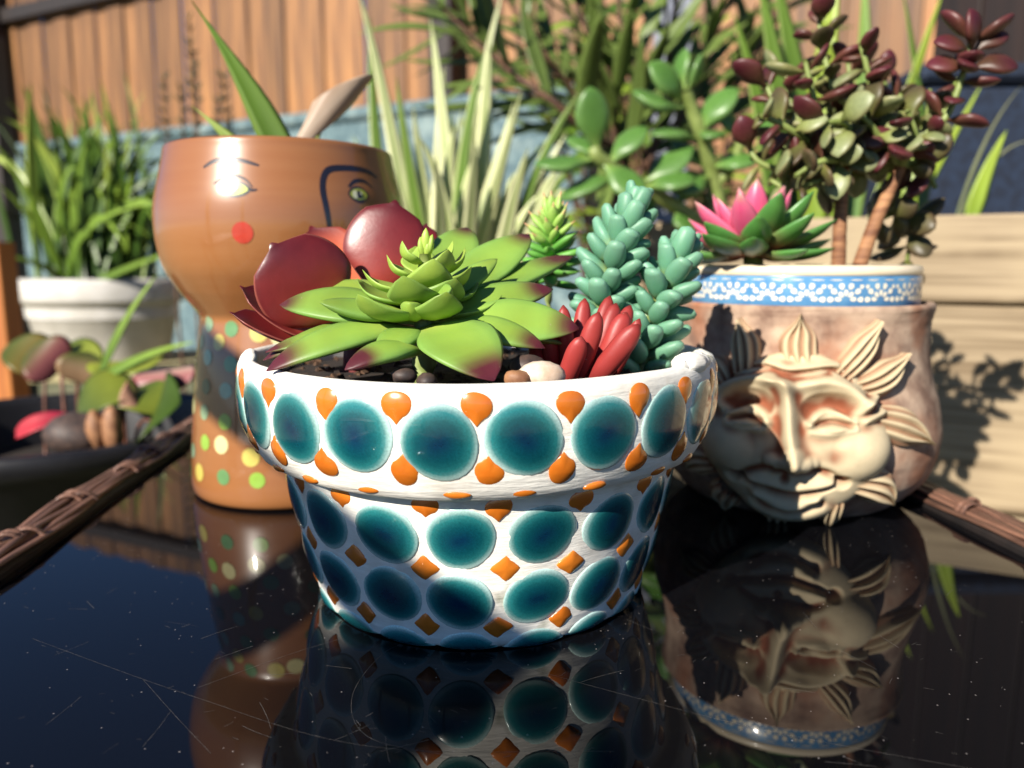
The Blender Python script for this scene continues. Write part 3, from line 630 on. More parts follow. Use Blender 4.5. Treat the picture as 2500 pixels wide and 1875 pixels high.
for i in range(42):
    q = i / 41; p = lerp(W(1338, 690, 0.405), W(1350, 545, 0.408), q ** 0.8); a = i * 2.4; el = math.radians(-5 + 80 * q ** 1.3 + r4.uniform(-8, 8))
    d = np.array([math.cos(a) * math.cos(el), math.sin(a) * math.cos(el), math.sin(el)]); putleaf('leaf', spk[0 if q > 0.45 else 1], sd, p, p + d, (0, -0.3, 1), r4.uniform(0.95, 1.35) * (1.15 - 0.35 * q))

# ------------------------------------------------------------------ red finger succulent
fB = np.array([*W(1475, 925, 0.315)[:2], T + 0.0965])
rf = thing('red_finger_succulent', 'cluster of upright brick red finger leaves in front of the burro tail', 'succulent', fB)
def fcol(t, c, s): return lerp(lerp(S(112, 34, 32), S(158, 56, 54), sm(t, 0, 0.5)), S(120, 44, 40), sm(t, 0.94, 1.0))
pr_fing = lambda t: max(0.08, (0.74 + 0.26 * sm(t, 0, 0.4)) * (1 if t < 0.7 else max(0.0, 1 - ((t - 0.7) / 0.302) ** 2) ** 0.55))
for (b, t, w) in (((1432, 950, 0.300), (1560, 792, 0.288), 54), ((1395, 955, 0.302), (1462, 762, 0.292), 50), ((1370, 955, 0.300), (1420, 822, 0.287), 50),
                  ((1455, 930, 0.315), (1530, 762, 0.312), 56), ((1440, 930, 0.318), (1505, 740, 0.318), 50), ((1480, 940, 0.312), (1562, 778, 0.303), 36), ((1425, 920, 0.322), (1490, 722, 0.325), 44),
                  ((1400, 930, 0.318), (1428, 728, 0.318), 44), ((1385, 940, 0.310), (1375, 745, 0.306), 40), ((1350, 940, 0.312), (1340, 800, 0.306), 44), ((1460, 930, 0.325), (1540, 745, 0.327), 46), ((1330, 950, 0.305), (1300, 830, 0.31), 36)):
    B_, T_ = W(*b), W(*t); L = np.linalg.norm(T_ - B_); wd = w / FPX * 0.305
    putleaf('leaf', leafmesh('finger', L, wd, wd * 0.82, pr_fing, M['succ'], sag=0.05 * L, n=16, m=12, colf=fcol), rf, B_, T_, (0.1, -1, 0.3))

# ------------------------------------------------------------------ brown face planter
HC = np.array([-0.149, 0.514, T])
head = thing('face_planter', 'glossy brown ceramic planter painted with a face on a polka dot neck', 'planter', HC)
hp = [(0.045, 0.0), (0.0605, 0.0), (0.0642, 0.0015), (0.0660, 0.005), (0.0664, 0.012), (0.0652, 0.03), (0.0622, 0.06), (0.0587, 0.09), (0.0562, 0.106), (0.0552, 0.1130), (0.0556, 0.1170), (0.0590, 0.1220), (0.0635, 0.1280), (0.0680, 0.1345), (0.0748, 0.1470), (0.0781, 0.1630), (0.0787, 0.1770), (0.0776, 0.1880), (0.0744, 0.2010), (0.0715, 0.2130), (0.0706, 0.2178), (0.0696, 0.2196), (0.0678, 0.2196), (0.0667, 0.217), (0.069, 0.205), (0.071, 0.19), (0.066, 0.16), (0.05, 0.14), (0.003, 0.135)]
hd = np.vstack([hp[:1], smoothprof(hp[1:], 130)])
V, F = lathe(hd, 128); put('body', mesh('body', V, F, M['ceramic']), head)
ho = [p for p in hp[2:22]]; HZ = [p[1] for p in ho]; HR = [p[0] for p in ho]
ds = smoothprof(ho, 200); HZ, HR = ds[:, 1], ds[:, 0]
def head_hit(u, v):
    d = ray(u, v); o = np.array([0, 0, T + H]); t = 0.36
    while t < 0.75:
        p = o + d * t - HC
        if 0 <= p[2] <= 0.2196 and math.hypot(p[0], p[1]) <= np.interp(p[2], HZ, HR):
            a, b = t - 0.002, t
            for _ in range(24):
                c = (a + b) / 2; p = o + d * c - HC
                if math.hypot(p[0], p[1]) <= np.interp(p[2], HZ, HR): b = c
                else: a = c
            return math.atan2(p[0], -p[1]), p[2]
        t += 0.002
    return None
def hsurf(a, z, off=0.00025):
    r = np.interp(z, HZ, HR); sl = (np.interp(z + 0.001, HZ, HR) - np.interp(z - 0.001, HZ, HR)) / 0.002; l = math.hypot(1, sl)
    rr = r + off / l; return np.array([rr * math.sin(a), -rr * math.cos(a), z - off * sl / l])
def hstroke(name, px, wid, mat, off=0.00025, n=36, taper=True):
    P = [head_hit(*p) for p in px]; P = spline([(a * 0.082, z) for a, z in P], n); V = []
    for i in range(n):
        d = unit(np.append(P[min(i + 1, n - 1)] - P[max(i - 1, 0)], 0)); w = wid / FPX * 0.45 / 2 * ((0.35 + 0.65 * math.sin(math.pi * (i + 0.5) / n) ** 0.6) if taper else 1)
        for sgn in (-1, -0.33, 0.33, 1): q = P[i] + np.array([-d[1], d[0]]) * w * sgn; V.append(hsurf(q[0] / 0.082, q[1], off * (1.0 if abs(sgn) < 0.5 else 0.6)))
    return put(name, mesh(name, V, [f[::-1] for f in grid_faces(n, 4, False)], mat), head)
def hdisc(name, a0, z0, rx, rz, mat, off=0.0003, K=24, poly=None):
    r = np.interp(z0, HZ, HR); V = [hsurf(a0, z0, off)]
    for q in (0.5, 1.0):
        for k in range(K):
            th = 2 * math.pi * k / K; x, y = (rx * math.cos(th), rz * math.sin(th)) if poly is None else poly(th); V.append(hsurf(a0 + q * x / r, z0 + q * y, off))
    F = [(0, 1 + k, 1 + (k + 1) % K) for k in range(K)] + [(1 + k, 1 + K + k, 1 + K + (k + 1) % K, 1 + (k + 1) % K) for k in range(K)]
    return put(name, mesh(name, V, F, mat), head)
M['ink'] = mat_print('black_paint', S(34, 30, 38)); M['red'] = mat_print('red_paint', S(182, 58, 42)); M['iris'] = mat_print('yellow_green_paint', S(176, 184, 66)); M['dim'] = mat_print('brown_shadow_paint', S(120, 66, 30)); M['white_paint'] = mat_print('white_paint', S(226, 226, 190))
hstroke('eyebrow', [(497, 409), (521, 394), (552, 388), (590, 392), (632, 404)], 10, M['ink'])
hstroke('nose_line', [(920, 434), (901, 420), (872, 412), (825, 410), (800, 416), (789, 436), (788, 465), (794, 496), (800, 528), (805, 563), (808, 590)], 16, M['ink'])
def eye(cu, cv, wx, wy):
    a, z = head_hit(cu, cv); k = 0.45 / FPX
    al = lambda th: (wx * k * math.cos(th), wy * k * math.sin(th) * abs(math.sin(th)) ** 0.25 * (1.0 if math.sin(th) > 0 else 0.85))
    rim = lambda th: (1.2 * al(th)[0], 1.42 * al(th)[1])
    hdisc('eye_outline', a, z, 0, 0, M['ink'], 0.0002, 36, rim); e = hdisc('eye', a, z, 0, 0, M['iris'], 0.00035, 36, al)
    r = np.interp(z, HZ, HR)
    for nm, dx, dz, q, mt, off in (('eye_white', -0.45, 0.0, 0.40, M['white_paint'], 0.0005), ('pupil', 0.02, 0.05, 0.40, M['ink'], 0.00055), ('glint', 0.2, 0.22, 0.14, M['white_paint'], 0.0007)):
        o = hdisc(nm, a + dx * wx * k / r, z + dz * wy * k, q * wx * k * 0.75, q * wy * k * 1.6, mt, off); o.parent = e
eye(570, 463, 34, 15); eye(876, 476, 26, 15)
hstroke('eyelid_crease', [(522, 449), (545, 434), (570, 428), (598, 438), (617, 458)], 6, M['ink'])
hstroke('eyelash', [(600, 458), (615, 464), (628, 463)], 6, M['ink'])
hstroke('eyelid_crease', [(850, 456), (866, 442), (888, 442), (908, 458)], 9, M['ink'])
a, z = head_hit(592, 568); hdisc('cheek_spot', a, z, 25 / FPX * 0.45, 25 / FPX * 0.45, M['red'])
DOT = [mat_print('dot_' + n, np.asarray(c) * 0.74 + 0.02) for n, c in (('yellow', S(226, 206, 96)), ('cream', S(236, 226, 160)), ('lime', S(156, 200, 66)), ('green', S(106, 156, 92)), ('sage', S(150, 178, 136)), ('dark', S(56, 96, 64)), ('teal', S(136, 180, 156)))]
vis = [(511, 791, 4), (565, 803, 3), (632, 813, 0), (684, 823, 1), (507, 873, 6), (563, 889, 3), (503, 944, 5), (551, 954, 6), (474, 990, 1), (499, 1006, 4), (549, 1030, 2), (501, 1080, 2), (540, 1086, 1), (612, 1117, 0), (487, 1153, 0), (545, 1165, 3), (628, 1173, 2)]
used = []
for u, v, c in vis:
    h = head_hit(u, v)
    if h is None: continue
    rr = 0.0056 if c in (0, 1) else 0.0049; hdisc('dot', h[0], h[1], rr, rr, DOT[c]); used.append(h)
r5 = random.Random(9)
for k, z in enumerate((0.014, 0.031, 0.048, 0.066, 0.084, 0.1)):
    for j in range(16):
        a = -math.pi + 2 * math.pi * (j + 0.5 * (k % 2)) / 16 + r5.uniform(-0.06, 0.06); zz = z + r5.uniform(-0.003, 0.003)
        if all(math.hypot((a - b) * 0.056, zz - y) > 0.0125 for b, y in used): hdisc('dot', a, zz, 0.005, 0.005, DOT[r5.randrange(7)]); used.append((a, zz))
V, F = lathe([(0.0692, 0.200), (0.03, 0.203), (0.002, 0.203)], 48, cap0=False, cap1=True, jit=0.001); put('soil', mesh('soil', V, F, M['soil']), head)
# plant in the face planter
hpl = thing('strap_leaf_plant', 'plant with green strap leaves and one dried curled leaf in the face planter', 'plant', HC + (0.01, 0.01, 0.202))
def sc_(a, b, edge=None):
    def f(t, y):
        c = lerp(a, b, t)
        return lerp(c, edge, sm(abs(y), 0.55, 0.9)) if edge is not None else c
    return f
def addrib(root, p0, p1, p2, w, colf, hint=(0, -1, 0.3), fold=0.15, mat='strap', n=12, name='leaf', prof=None):
    V, F, C = ribbon(p0, p1, p2, w, M[mat], colf, hint, n, fold=fold, prof=prof); return part(name, V, F, M[mat], root, C)
hb = HC + (0.0, 0.0, 0.19)
pr_wide = lambda t: (0.9 + 0.2 * t) * (1 - sm(t, 0.25, 1.0) * 0.97)
addrib(hpl, W(735, 480, 0.52), W(640, 240, 0.52), W(468, 2, 0.51), 0.021, sc_(S(80, 110, 30), S(96, 128, 34), S(120, 146, 70)), fold=0.3, prof=pr_wide)
addrib(hpl, W(640, 420, 0.53), W(560, 330, 0.53), W(468, 258, 0.53), 0.010, sc_(S(120, 146, 50), S(150, 168, 80)), fold=0.2, prof=pr_wide)
addrib(hpl, W(690, 470, 0.53), W(770, 330, 0.535), W(800, 270, 0.55), 0.012, sc_(S(120, 140, 60), S(150, 160, 90)), fold=0.2)
# dried leaf: a curled sheet
V = []; C = []
for i in range(22):
    t = i / 21
    for k in range(9):
        q = k / 8; ang = -0.6 + 2.6 * q * (0.5 + 0.7 * t)
        base = lerp(W(715, 370, 0.52), W(812, 232, 0.53), t); tw = unit((0.8, 0.1, 0.25))
        V.append(base + tw * (0.017 * (0.5 + t) * math.sin(ang) + 0.004 * math.sin(9 * q + t * 3) * 0.4) + np.array([0, -1, 0]) * 0.010 * (math.cos(ang) - 1) * (0.6 + t * 0.6) + np.array([0, 0, 1]) * 0.008 * t * math.sin(3.0 * q)); C.append(lerp(S(226, 206, 184), S(160, 128, 100), abs(math.sin(7 * q)) * 0.5 + 0.3 * t))
dl = part('dried_leaf', V, grid_faces(22, 9, False), M['strap'], hpl, np.array(C)); dl['label'] = 'pale dried curled leaf'
so = dl.modifiers.new('thickness', 'SOLIDIFY'); so.thickness = 0.0006

# ------------------------------------------------------------------ sun face terracotta pot
SC = np.array([0.184, 0.497, T]); AF = math.atan2(-SC[0], SC[1])
spot = thing('sun_face_pot', 'terracotta pot with a moulded smiling sun face and flame rays', 'plant pot', SC)
sp_ = [(0.050, 0.0), (0.0590, 0.0), (0.0650, 0.003), (0.0745, 0.012), (0.0822, 0.022), (0.0862, 0.036), (0.0872, 0.048), (0.0848, 0.064), (0.0795, 0.082), (0.0768, 0.098), (0.0766, 0.112), (0.0780, 0.121), (0.0783, 0.1243), (0.0768, 0.1260), (0.0745, 0.1255), (0.0733, 0.122), (0.072, 0.10), (0.072, 0.05), (0.056, 0.012), (0.003, 0.010)]
sd_ = smoothprof(sp_[1:], 90); V, F = lathe(np.vstack([sp_[:1], sd_]), 110, jit=0.00035, seed=8); V[:, 2] = np.maximum(V[:, 2], 0); put('body', mesh('body', V, F, M['clay_body']), spot)
so_ = smoothprof(sp_[1:14], 120)
def srad(z): return np.interp(z, so_[:, 1], so_[:, 0])
def spos(u, v, h):
    """point on the pot: u, v in front-view units of 0.232 mm, h metres proud of the wall"""
    z = 0.125 - (v - 745) * 0.000234; z = max(z, 0.001); r = srad(z); dx = (u - 1944) * 0.000228
    a = AF + math.asin(max(-0.985, min(0.985, dx / 0.0872))); sl = (srad(z + 0.001) - srad(z - 0.001)) / 0.002; l = math.hypot(1, sl)
    rr = r + h / l; return (rr * math.sin(a), -rr * math.cos(a), max(z - h * sl / l, 0.0004))
# face relief as a height field
xs = np.arange(40, 1641, 9.0); ys = np.arange(150, 1500, 9.0); X, Y = np.meshgrid(xs, ys)
def el(cx, cy, rx, ry, h, p=0.7): return h * np.clip(1 - ((X - cx) / rx) ** 2 - ((Y - cy) / ry) ** 2, 0, 1) ** p
def seg(pts, w, h, pw=2):
    P = spline(pts, 24); d = np.full(X.shape, 1e9)
    for a, b in zip(P[:-1], P[1:]):
        ab = b - a; t = np.clip(((X - a[0]) * ab[0] + (Y - a[1]) * ab[1]) / max(ab @ ab, 1e-6), 0, 1); d = np.minimum(d, np.hypot(X - a[0] - t * ab[0], Y - a[1] - t * ab[1]))
    return h * np.exp(-(d / w) ** pw)
mask = 1 - ((X - 830) / 700) ** 2 - ((Y - 815) / 670) ** 2
Hh = np.where(mask > 0, 13.0 * np.clip(mask, 0, 1) ** 0.42, 0.0)
Hh += seg([(650, 425), (770, 480), (900, 440), (1050, 405), (1200, 465), (1290, 570)], 66, 7.5) + seg([(650, 425), (540, 395), (400, 430), (250, 520)], 62, 6.5)
Hh += seg([(745, 440), (785, 600), (810, 800), (845, 950)], 52, 13.0) + el(850, 955, 110, 85, 6) + el(945, 975, 66, 58, 5) + el(715, 970, 80, 58, 5)
Hh += el(1070, 620, 205, 130, -10, 0.8) + el(490, 610, 205, 130, -10, 0.8)
Hh += el(1085, 690, 130, 75, 6) + el(500, 690, 130, 75, 6)
Hh += seg([(930, 720), (990, 645), (1090, 615), (1220, 690)], 26, 5.5) + seg([(660, 720), (600, 645), (500, 615), (370, 690)], 26, 5.5)
Hh += seg([(985, 715), (1090, 690), (1205, 715)], 17, -6.5) + seg([(605, 715), (500, 690), (385, 715)], 17, -6.5)
Hh += seg([(940, 770), (1080, 775), (1230, 740)], 24, 2.5) + seg([(650, 770), (500, 775), (360, 740)], 24, 2.5)
Hh += seg([(1240, 640), (1340, 575), (1425, 510)], 28, 5.5) + seg([(1290, 690), (1380, 655), (1470, 620)], 26, 5) + seg([(190, 560), (270, 620), (360, 660)], 28, 4.5)
Hh += el(1340, 900, 250, 215, 6.5, 1.3) + el(330, 920, 250, 215, 6.5, 1.3)
Hh += seg([(970, 1010), (1090, 1040), (1200, 1120)], 22, -4.5) + seg([(690, 1010), (560, 1050), (430, 1130)], 22, -4.5)
Hh += seg([(560, 1120), (700, 1128), (830, 1150), (960, 1128), (1100, 1105)], 38, 3.0) + seg([(420, 1115), (600, 1165), (830, 1203), (1010, 1172), (1170, 1100)], 18, -7)
Hh += seg([(590, 1215), (720, 1252), (850, 1262), (1010, 1215)], 40, 4.5) + el(415, 1120, 60, 55, -6) + el(1180, 1105, 60, 55, -6) + el(785, 1085, 34, 38, -4) + seg([(700, 1030), (850, 1035), (990, 1018)], 17, -6)
Hh += el(820, 1370, 420, 130, 5, 1.0) + seg([(560, 1290), (820, 1318), (1060, 1275)], 22, -4)
for off, pts in ((-3.4, [(220, 345), (400, 305), (600, 290), (760, 335), (900, 320), (1100, 290), (1240, 380)]), (-3.4, [(280, 410), (450, 372), (640, 322), (760, 385), (900, 372), (1080, 330)])): Hh += seg(pts, 15, off)
Hh += seg([(600, 255), (760, 300), (900, 285), (1150, 250)], 30, 3)
def blur(A, k):
    for _ in range(k): A = (A + np.roll(A, 1, 0) + np.roll(A, -1, 0) + np.roll(A, 1, 1) + np.roll(A, -1, 1)) / 5
    return A
Hh = np.where(mask > 0, blur(Hh, 1), 0.0)
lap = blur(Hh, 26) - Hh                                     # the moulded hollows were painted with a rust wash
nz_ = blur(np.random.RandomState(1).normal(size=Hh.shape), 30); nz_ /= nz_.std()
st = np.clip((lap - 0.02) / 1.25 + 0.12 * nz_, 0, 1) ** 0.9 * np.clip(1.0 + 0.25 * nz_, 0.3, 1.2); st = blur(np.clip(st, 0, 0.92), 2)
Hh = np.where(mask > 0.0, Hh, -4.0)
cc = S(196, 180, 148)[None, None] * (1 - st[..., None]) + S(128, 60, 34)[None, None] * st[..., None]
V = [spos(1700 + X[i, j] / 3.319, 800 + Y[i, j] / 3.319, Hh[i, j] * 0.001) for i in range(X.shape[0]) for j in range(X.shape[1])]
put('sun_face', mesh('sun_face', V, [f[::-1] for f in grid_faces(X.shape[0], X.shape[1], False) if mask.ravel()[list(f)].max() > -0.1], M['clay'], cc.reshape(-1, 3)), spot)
def sray(b, t, w, bend, h=9.5, gro=4, seed=0):
    b, t = np.array(b, float), np.array(t, float); d = t - b; L = np.hypot(*d); d /= L; p = np.array([-d[1], d[0]]); V = []; C = []; n, m = 20, 25
    b = b - d * 0.18 * L
    for i in range(n):
        q = i / (n - 1); wq = w / 2 * (0.86 + 0.26 * math.sin(math.pi * q ** 0.9)) * (1 - sm(q, 0.5, 1.02) ** 1.4 * 0.96)
        for j in range(m):
            y = -1 + 2 * j / (m - 1); ctr = b + d * L * 1.18 * q + p * bend * math.sin(math.pi * q * 1.1) * w * 0.5
            pt = ctr + p * y * wq
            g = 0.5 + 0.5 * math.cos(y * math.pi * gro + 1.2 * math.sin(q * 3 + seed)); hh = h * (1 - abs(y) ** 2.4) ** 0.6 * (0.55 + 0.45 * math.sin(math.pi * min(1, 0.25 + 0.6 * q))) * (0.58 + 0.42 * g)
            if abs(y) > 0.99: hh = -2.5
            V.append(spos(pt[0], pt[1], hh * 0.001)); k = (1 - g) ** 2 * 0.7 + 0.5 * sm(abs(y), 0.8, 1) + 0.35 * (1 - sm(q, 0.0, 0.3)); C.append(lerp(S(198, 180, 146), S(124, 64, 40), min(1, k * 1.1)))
    return put('ray', mesh('ray', V, [f[::-1] for f in grid_faces(n, m, False)], M['clay'], np.array(C)), spot)
for i, (b, t, w, bd) in enumerate((((1815, 888), (1798, 770), 78, 0.1), ((1962, 872), (1950, 756), 92, -0.2), ((2068, 890), (2146, 770), 66, 0.25), ((2104, 928), (2224, 856), 72, 0.35), ((2140, 1010), (2258, 1068), 80, -0.3), ((2105, 1150), (2205, 1200), 76, -0.3),
                                   ((2062, 1200), (2072, 1268), 62, 0.2), ((1920, 1226), (1924, 1284), 84, 0.1), ((1795, 1200), (1765, 1250), 76, 0.2), ((1755, 1130), (1690, 1160), 70, 0.2), ((1745, 1010), (1675, 1000), 70, 0.2), ((1760, 930), (1690, 870), 70, 0.2))):
    sray(b, t, w, bd, seed=i)

# ------------------------------------------------------------------ blue patterned pot standing inside it
BC = SC + (0, 0, 0.0112)
bp = thing('blue_patterned_pot', 'cream and blue patterned glazed pot set inside the sun face pot', 'plant pot', BC)
z0 = 0.0112
pf = [(0.0383, 0.0), (0.0426, 0.0), (0.0532, 0.03), (0.0628, 0.07), (0.0697, 0.095), (0.0697, 0.1030)]
V, F = lathe([(r, z) for r, z in pf], 96); put('pot_body', mesh('pot_body', V, F, M['cream']), bp)
V, F = lathe([(0.0687, 0.1031), (0.0700, 0.1035), (0.0700, 0.1305), (0.0698, 0.1312)], 96, cap0=False); put('blue_band', mesh('blue_band', V, F, M['blueband']), bp)
V, F = lathe([(0.0694, 0.1313), (0.0701, 0.1320), (0.0703, 0.1345), (0.0695, 0.1364), (0.0676, 0.1372), (0.0655, 0.1364), (0.0648, 0.133), (0.0618, 0.10)], 96, cap0=False); put('rim', mesh('rim', V, F, M['cream']), bp)
V, F = lathe([(0.0639, 0.124), (0.0319, 0.126), (0.0021, 0.126)], 48, cap0=False, cap1=True, jit=0.001); put('soil', mesh('soil', V, F, M['soil']), bp)
pieces = []; BR = 0.0702
def petal(ca, cz, rx, rz, rot, K=12):
    V = [];
    for k in range(K):
        th = 2 * math.pi * k / K; x, y = rx * math.cos(th) * (1 + 0.25 * math.sin(th)), rz * math.sin(th); x, y = x * math.cos(rot) - y * math.sin(rot), x * math.sin(rot) + y * math.cos(rot)
        a = ca + x / BR; V.append((BR * math.sin(a), -BR * math.cos(a), cz + y))
    pieces.append((np.array(V), [tuple(range(K))]))
NC = 21
for c in range(NC):
    a0 = AF + 0.06 + 2 * math.pi * c / NC; cz = 0.1178
    for th in (-80, -40, 0, 40, 80):
        t = math.radians(th); q = 0.0042; petal(a0 + q * math.sin(t) / BR, cz + q * math.cos(t), 0.0012, 0.0018, -t)
    for th in (-86, -52, -18, 18, 52, 86):
        t = math.radians(th); q = 0.0083; petal(a0 + q * math.sin(t) / BR, cz + q * math.cos(t) * 0.98, 0.0015, 0.0018, -t)
    for x in (-0.0088, 0.0088): petal(a0 + x / BR, cz + 0.0076, 0.0012, 0.0012, 0)
    for x in (-0.0080, -0.0048, 0.0048, 0.0080, 0): petal(a0 + x / BR, 0.1122 + (0.0008 if x else -0.0006), 0.0013, 0.0012, 0)
    for x in (-0.0055, 0.0055): petal(a0 + x / BR, 0.1291, 0.0036, 0.0003, 0)
V, F = join(pieces); put('white_petal_pattern', mesh('white_petal_pattern', V, F, mat_print('white_pattern_paint', S(238, 228, 206)), smooth=False), bp)['kind'] = 'stuff'

# ------------------------------------------------------------------ dark jade plant in the blue pot
JZ = T + 0.135
jd = thing('dark_jade_plant', 'bushy jade plant with burgundy and grey-green leaves in the blue patterned pot', 'plant', (*W(2075, 640, 0.505)[:2], JZ))
pr_jade = lambda t: max(0.05, math.sin(math.pi * min(1, 0.05 + 0.95 * t ** 1.25)) ** 0.6 * (0.35 + 0.65 * sm(t, 0, 0.5)) if t < 0.99 else 0.06)
def jcol(a, b, e):
    return lambda t, c, s: lerp(lerp(a, b, sm(t, 0.1, 0.9)), e, 0.6 * sm(abs(c), 0.7, 1.0))
JL = {'red': [leafmesh('jade_leaf', 0.0200, 0.0130, 0.0054, pr_jade, M['felt'], sag=s_, cup=cu, n=12, m=10, colf=jcol(S(76, 52, 34), S(76, 28, 36), S(100, 54, 48))) for s_, cu in ((0.001, 0.12), (-0.001, 0.2))],
      'olive': [leafmesh('jade_leaf', 0.0190, 0.0126, 0.0048, pr_jade, M['felt'], sag=s_, cup=cu, n=12, m=10, colf=jcol(S(92, 96, 46), S(74, 66, 44), S(86, 58, 44))) for s_, cu in ((0.001, 0.12), (-0.001, 0.2))],
      'grey': [leafmesh('jade_leaf', 0.0190, 0.0126, 0.0048, pr_jade, M['felt'], sag=s_, cup=cu, n=12, m=10, colf=jcol(S(118, 126, 66), S(126, 134, 94), S(118, 104, 66))) for s_, cu in ((0.001, 0.12), (-0.001, 0.2))]}
def jstem(root, pts, r0, r1, mat, nm='stem', n=24):
    P = spline([W(p[0], p[1], p[2] - (0.018 if root is jd else 0.0)) for p in pts], n); V, F = tube(P, np.linspace(r0, r1, n), 10); part(nm, V, F, M[mat], root); return P
def jleaves(root, P, step, kind, rg, a0=0.3, top=True, sc=1.0, start=0.0):
    P = np.asarray(P); d = np.concatenate([[0], np.cumsum(np.linalg.norm(np.diff(P, axis=0), axis=1))]); L = d[-1]; s = start * L; k = 0
    while s <= L + 1e-6:
        p = np.array([np.interp(s, d, P[:, i]) for i in range(3)]); p2 = np.array([np.interp(min(s + 0.002, L), d, P[:, i]) for i in range(3)]); tg = unit(p2 - p) if np.linalg.norm(p2 - p) > 1e-6 else unit(P[-1] - P[-2])
        x = unit(np.cross(tg, (0.3, 1, 0.1))); y = np.cross(x, tg); a = a0 + k * math.pi / 2 + rg.uniform(-0.25, 0.25); q = s / L
        for sg in (0, math.pi):
            if rg.random() < 0.06: continue
            rad = x * math.cos(a + sg) + y * math.sin(a + sg); al = math.radians(rg.uniform(-14, 30) + 45 * sm(q, 0.8, 1.0)); dv = rad * math.cos(al) + tg * math.sin(al) + np.array([0, 0, -0.05])
            kd = kind(q, rg); putleaf('leaf', JL[kd][rg.randrange(2)], root, p + rad * 0.0008, p + dv, tg - rad * 0.2 + np.array([0, 0, 0.1]), sc * rg.uniform(0.8, 1.4))
        s += step * rg.uniform(0.8, 1.1); k += 1
rj = random.Random(21)
mixk = lambda q, r: 'red' if r.random() < 0.10 + 0.75 * sm(q, 0.6, 1.0) else ('olive' if r.random() < 0.6 else 'grey')
greyk = lambda q, r: 'grey' if r.random() < 0.7 - 0.3 * q else ('olive' if r.random() < 0.6 else 'red')
redk = lambda q, r: 'red' if r.random() < 0.25 + 1.2 * q else 'olive'
jstem(jd, [(2047, 650, 0.52), (2050, 560, 0.52), (2056, 440, 0.522), (2060, 400, 0.525)], 0.0047, 0.0036, 'stem', 'trunk')
jstem(jd, [(2098, 650, 0.518), (2130, 560, 0.520), (2165, 480, 0.52), (2200, 405, 0.518)], 0.0047, 0.0036, 'stem', 'trunk')
for pts, kind, stp in (([(2200, 405, 0.518), (2250, 335, 0.514), (2310, 285, 0.512), (2345, 200, 0.51), (2362, 130, 0.508), (2372, 92, 0.508)], redk, 0.0128),
                       ([(2060, 400, 0.525), (2110, 330, 0.52), (2128, 250, 0.518), (2115, 160, 0.515), (2100, 105, 0.515)], mixk, 0.0105),
                       ([(2060, 400, 0.525), (2050, 300, 0.53), (2030, 200, 0.532), (2005, 110, 0.535), (2000, 40, 0.54)], mixk, 0.0105),
                       ([(2060, 400, 0.525), (2010, 320, 0.52), (1985, 230, 0.515), (1965, 145, 0.515)], mixk, 0.0105),
                       ([(2060, 400, 0.525), (1975, 390, 0.525), (1905, 350, 0.53), (1895, 270, 0.53), (1870, 205, 0.535)], mixk, 0.0105),
                       ([(2060, 400, 0.525), (1960, 420, 0.515), (1860, 400, 0.515), (1820, 345, 0.52)], mixk, 0.0105),
                       ([(2200, 405, 0.518), (2150, 340, 0.51), (2120, 300, 0.505), (2080, 270, 0.50)], greyk, 0.0105),
                       ([(2060, 400, 0.525), (2080, 340, 0.505), (2060, 300, 0.495), (2010, 300, 0.49)], greyk, 0.0105),
                       ([(2200, 405, 0.518), (2220, 370, 0.505), (2235, 330, 0.50), (2215, 270, 0.495)], greyk, 0.011),
                       ([(2200, 405, 0.518), (2240, 400, 0.53), (2270, 430, 0.535), (2285, 460, 0.535)], redk, 0.011),
                       ([(2060, 400, 0.525), (2030, 390, 0.50), (1990, 400, 0.495), (1940, 430, 0.495)], greyk, 0.0105),
                       ([(2060, 400, 0.525), (2100, 390, 0.545), (2150, 350, 0.56), (2170, 270, 0.565), (2160, 200, 0.57)], mixk, 0.011),
                       ([(2060, 400, 0.525), (1990, 330, 0.55), (1930, 250, 0.56), (1920, 170, 0.565)], mixk, 0.011),
                       ([(2200, 405, 0.518), (2260, 300, 0.54), (2270, 220, 0.55)], mixk, 0.011),
                       ([(2060, 420, 0.525), (2000, 440, 0.51), (1930, 460, 0.515), (1880, 440, 0.52)], lambda q, r: 'olive' if r.random() < 0.7 else 'grey', 0.0105),
                       ([(2200, 405, 0.518), (2180, 350, 0.53), (2170, 290, 0.53), (2200, 230, 0.53)], mixk, 0.0105),
                       ([(2060, 400, 0.525), (2070, 330, 0.545), (2080, 240, 0.55), (2070, 150, 0.555)], mixk, 0.0105),
                       ([(2060, 400, 0.525), (1950, 330, 0.505), (1900, 300, 0.50), (1850, 280, 0.50)], mixk, 0.0105),
                       ([(2130, 540, 0.53), (2190, 520, 0.55), (2220, 560, 0.56), (2215, 640, 0.565)], lambda q, r: 'olive', 0.010)):
    P = jstem(jd, pts, 0.0026, 0.0014, 'greenstem', 'branch'); jleaves(jd, P, stp, kind, rj, a0=rj.uniform(0, 1.5), start=0.12)
for (b, t, w) in (((2372, 125, 0.508), (2368, 40, 0.500), 1.25), ((2366, 125, 0.508), (2258, 98, 0.505), 1.2), ((2378, 125, 0.508), (2470, 70, 0.512), 1.2), ((2360, 165, 0.508), (2232, 160, 0.508), 1.25), ((2372, 165, 0.508), (2500, 160, 0.508), 1.4), ((2364, 175, 0.508), (2350, 150, 0.485), 1.1)):
    putleaf('leaf', JL['red'][0], jd, W(b[0], b[1], b[2] - 0.018), W(t[0], t[1], t[2] - 0.018), (0.0, -0.75, 0.7), w)

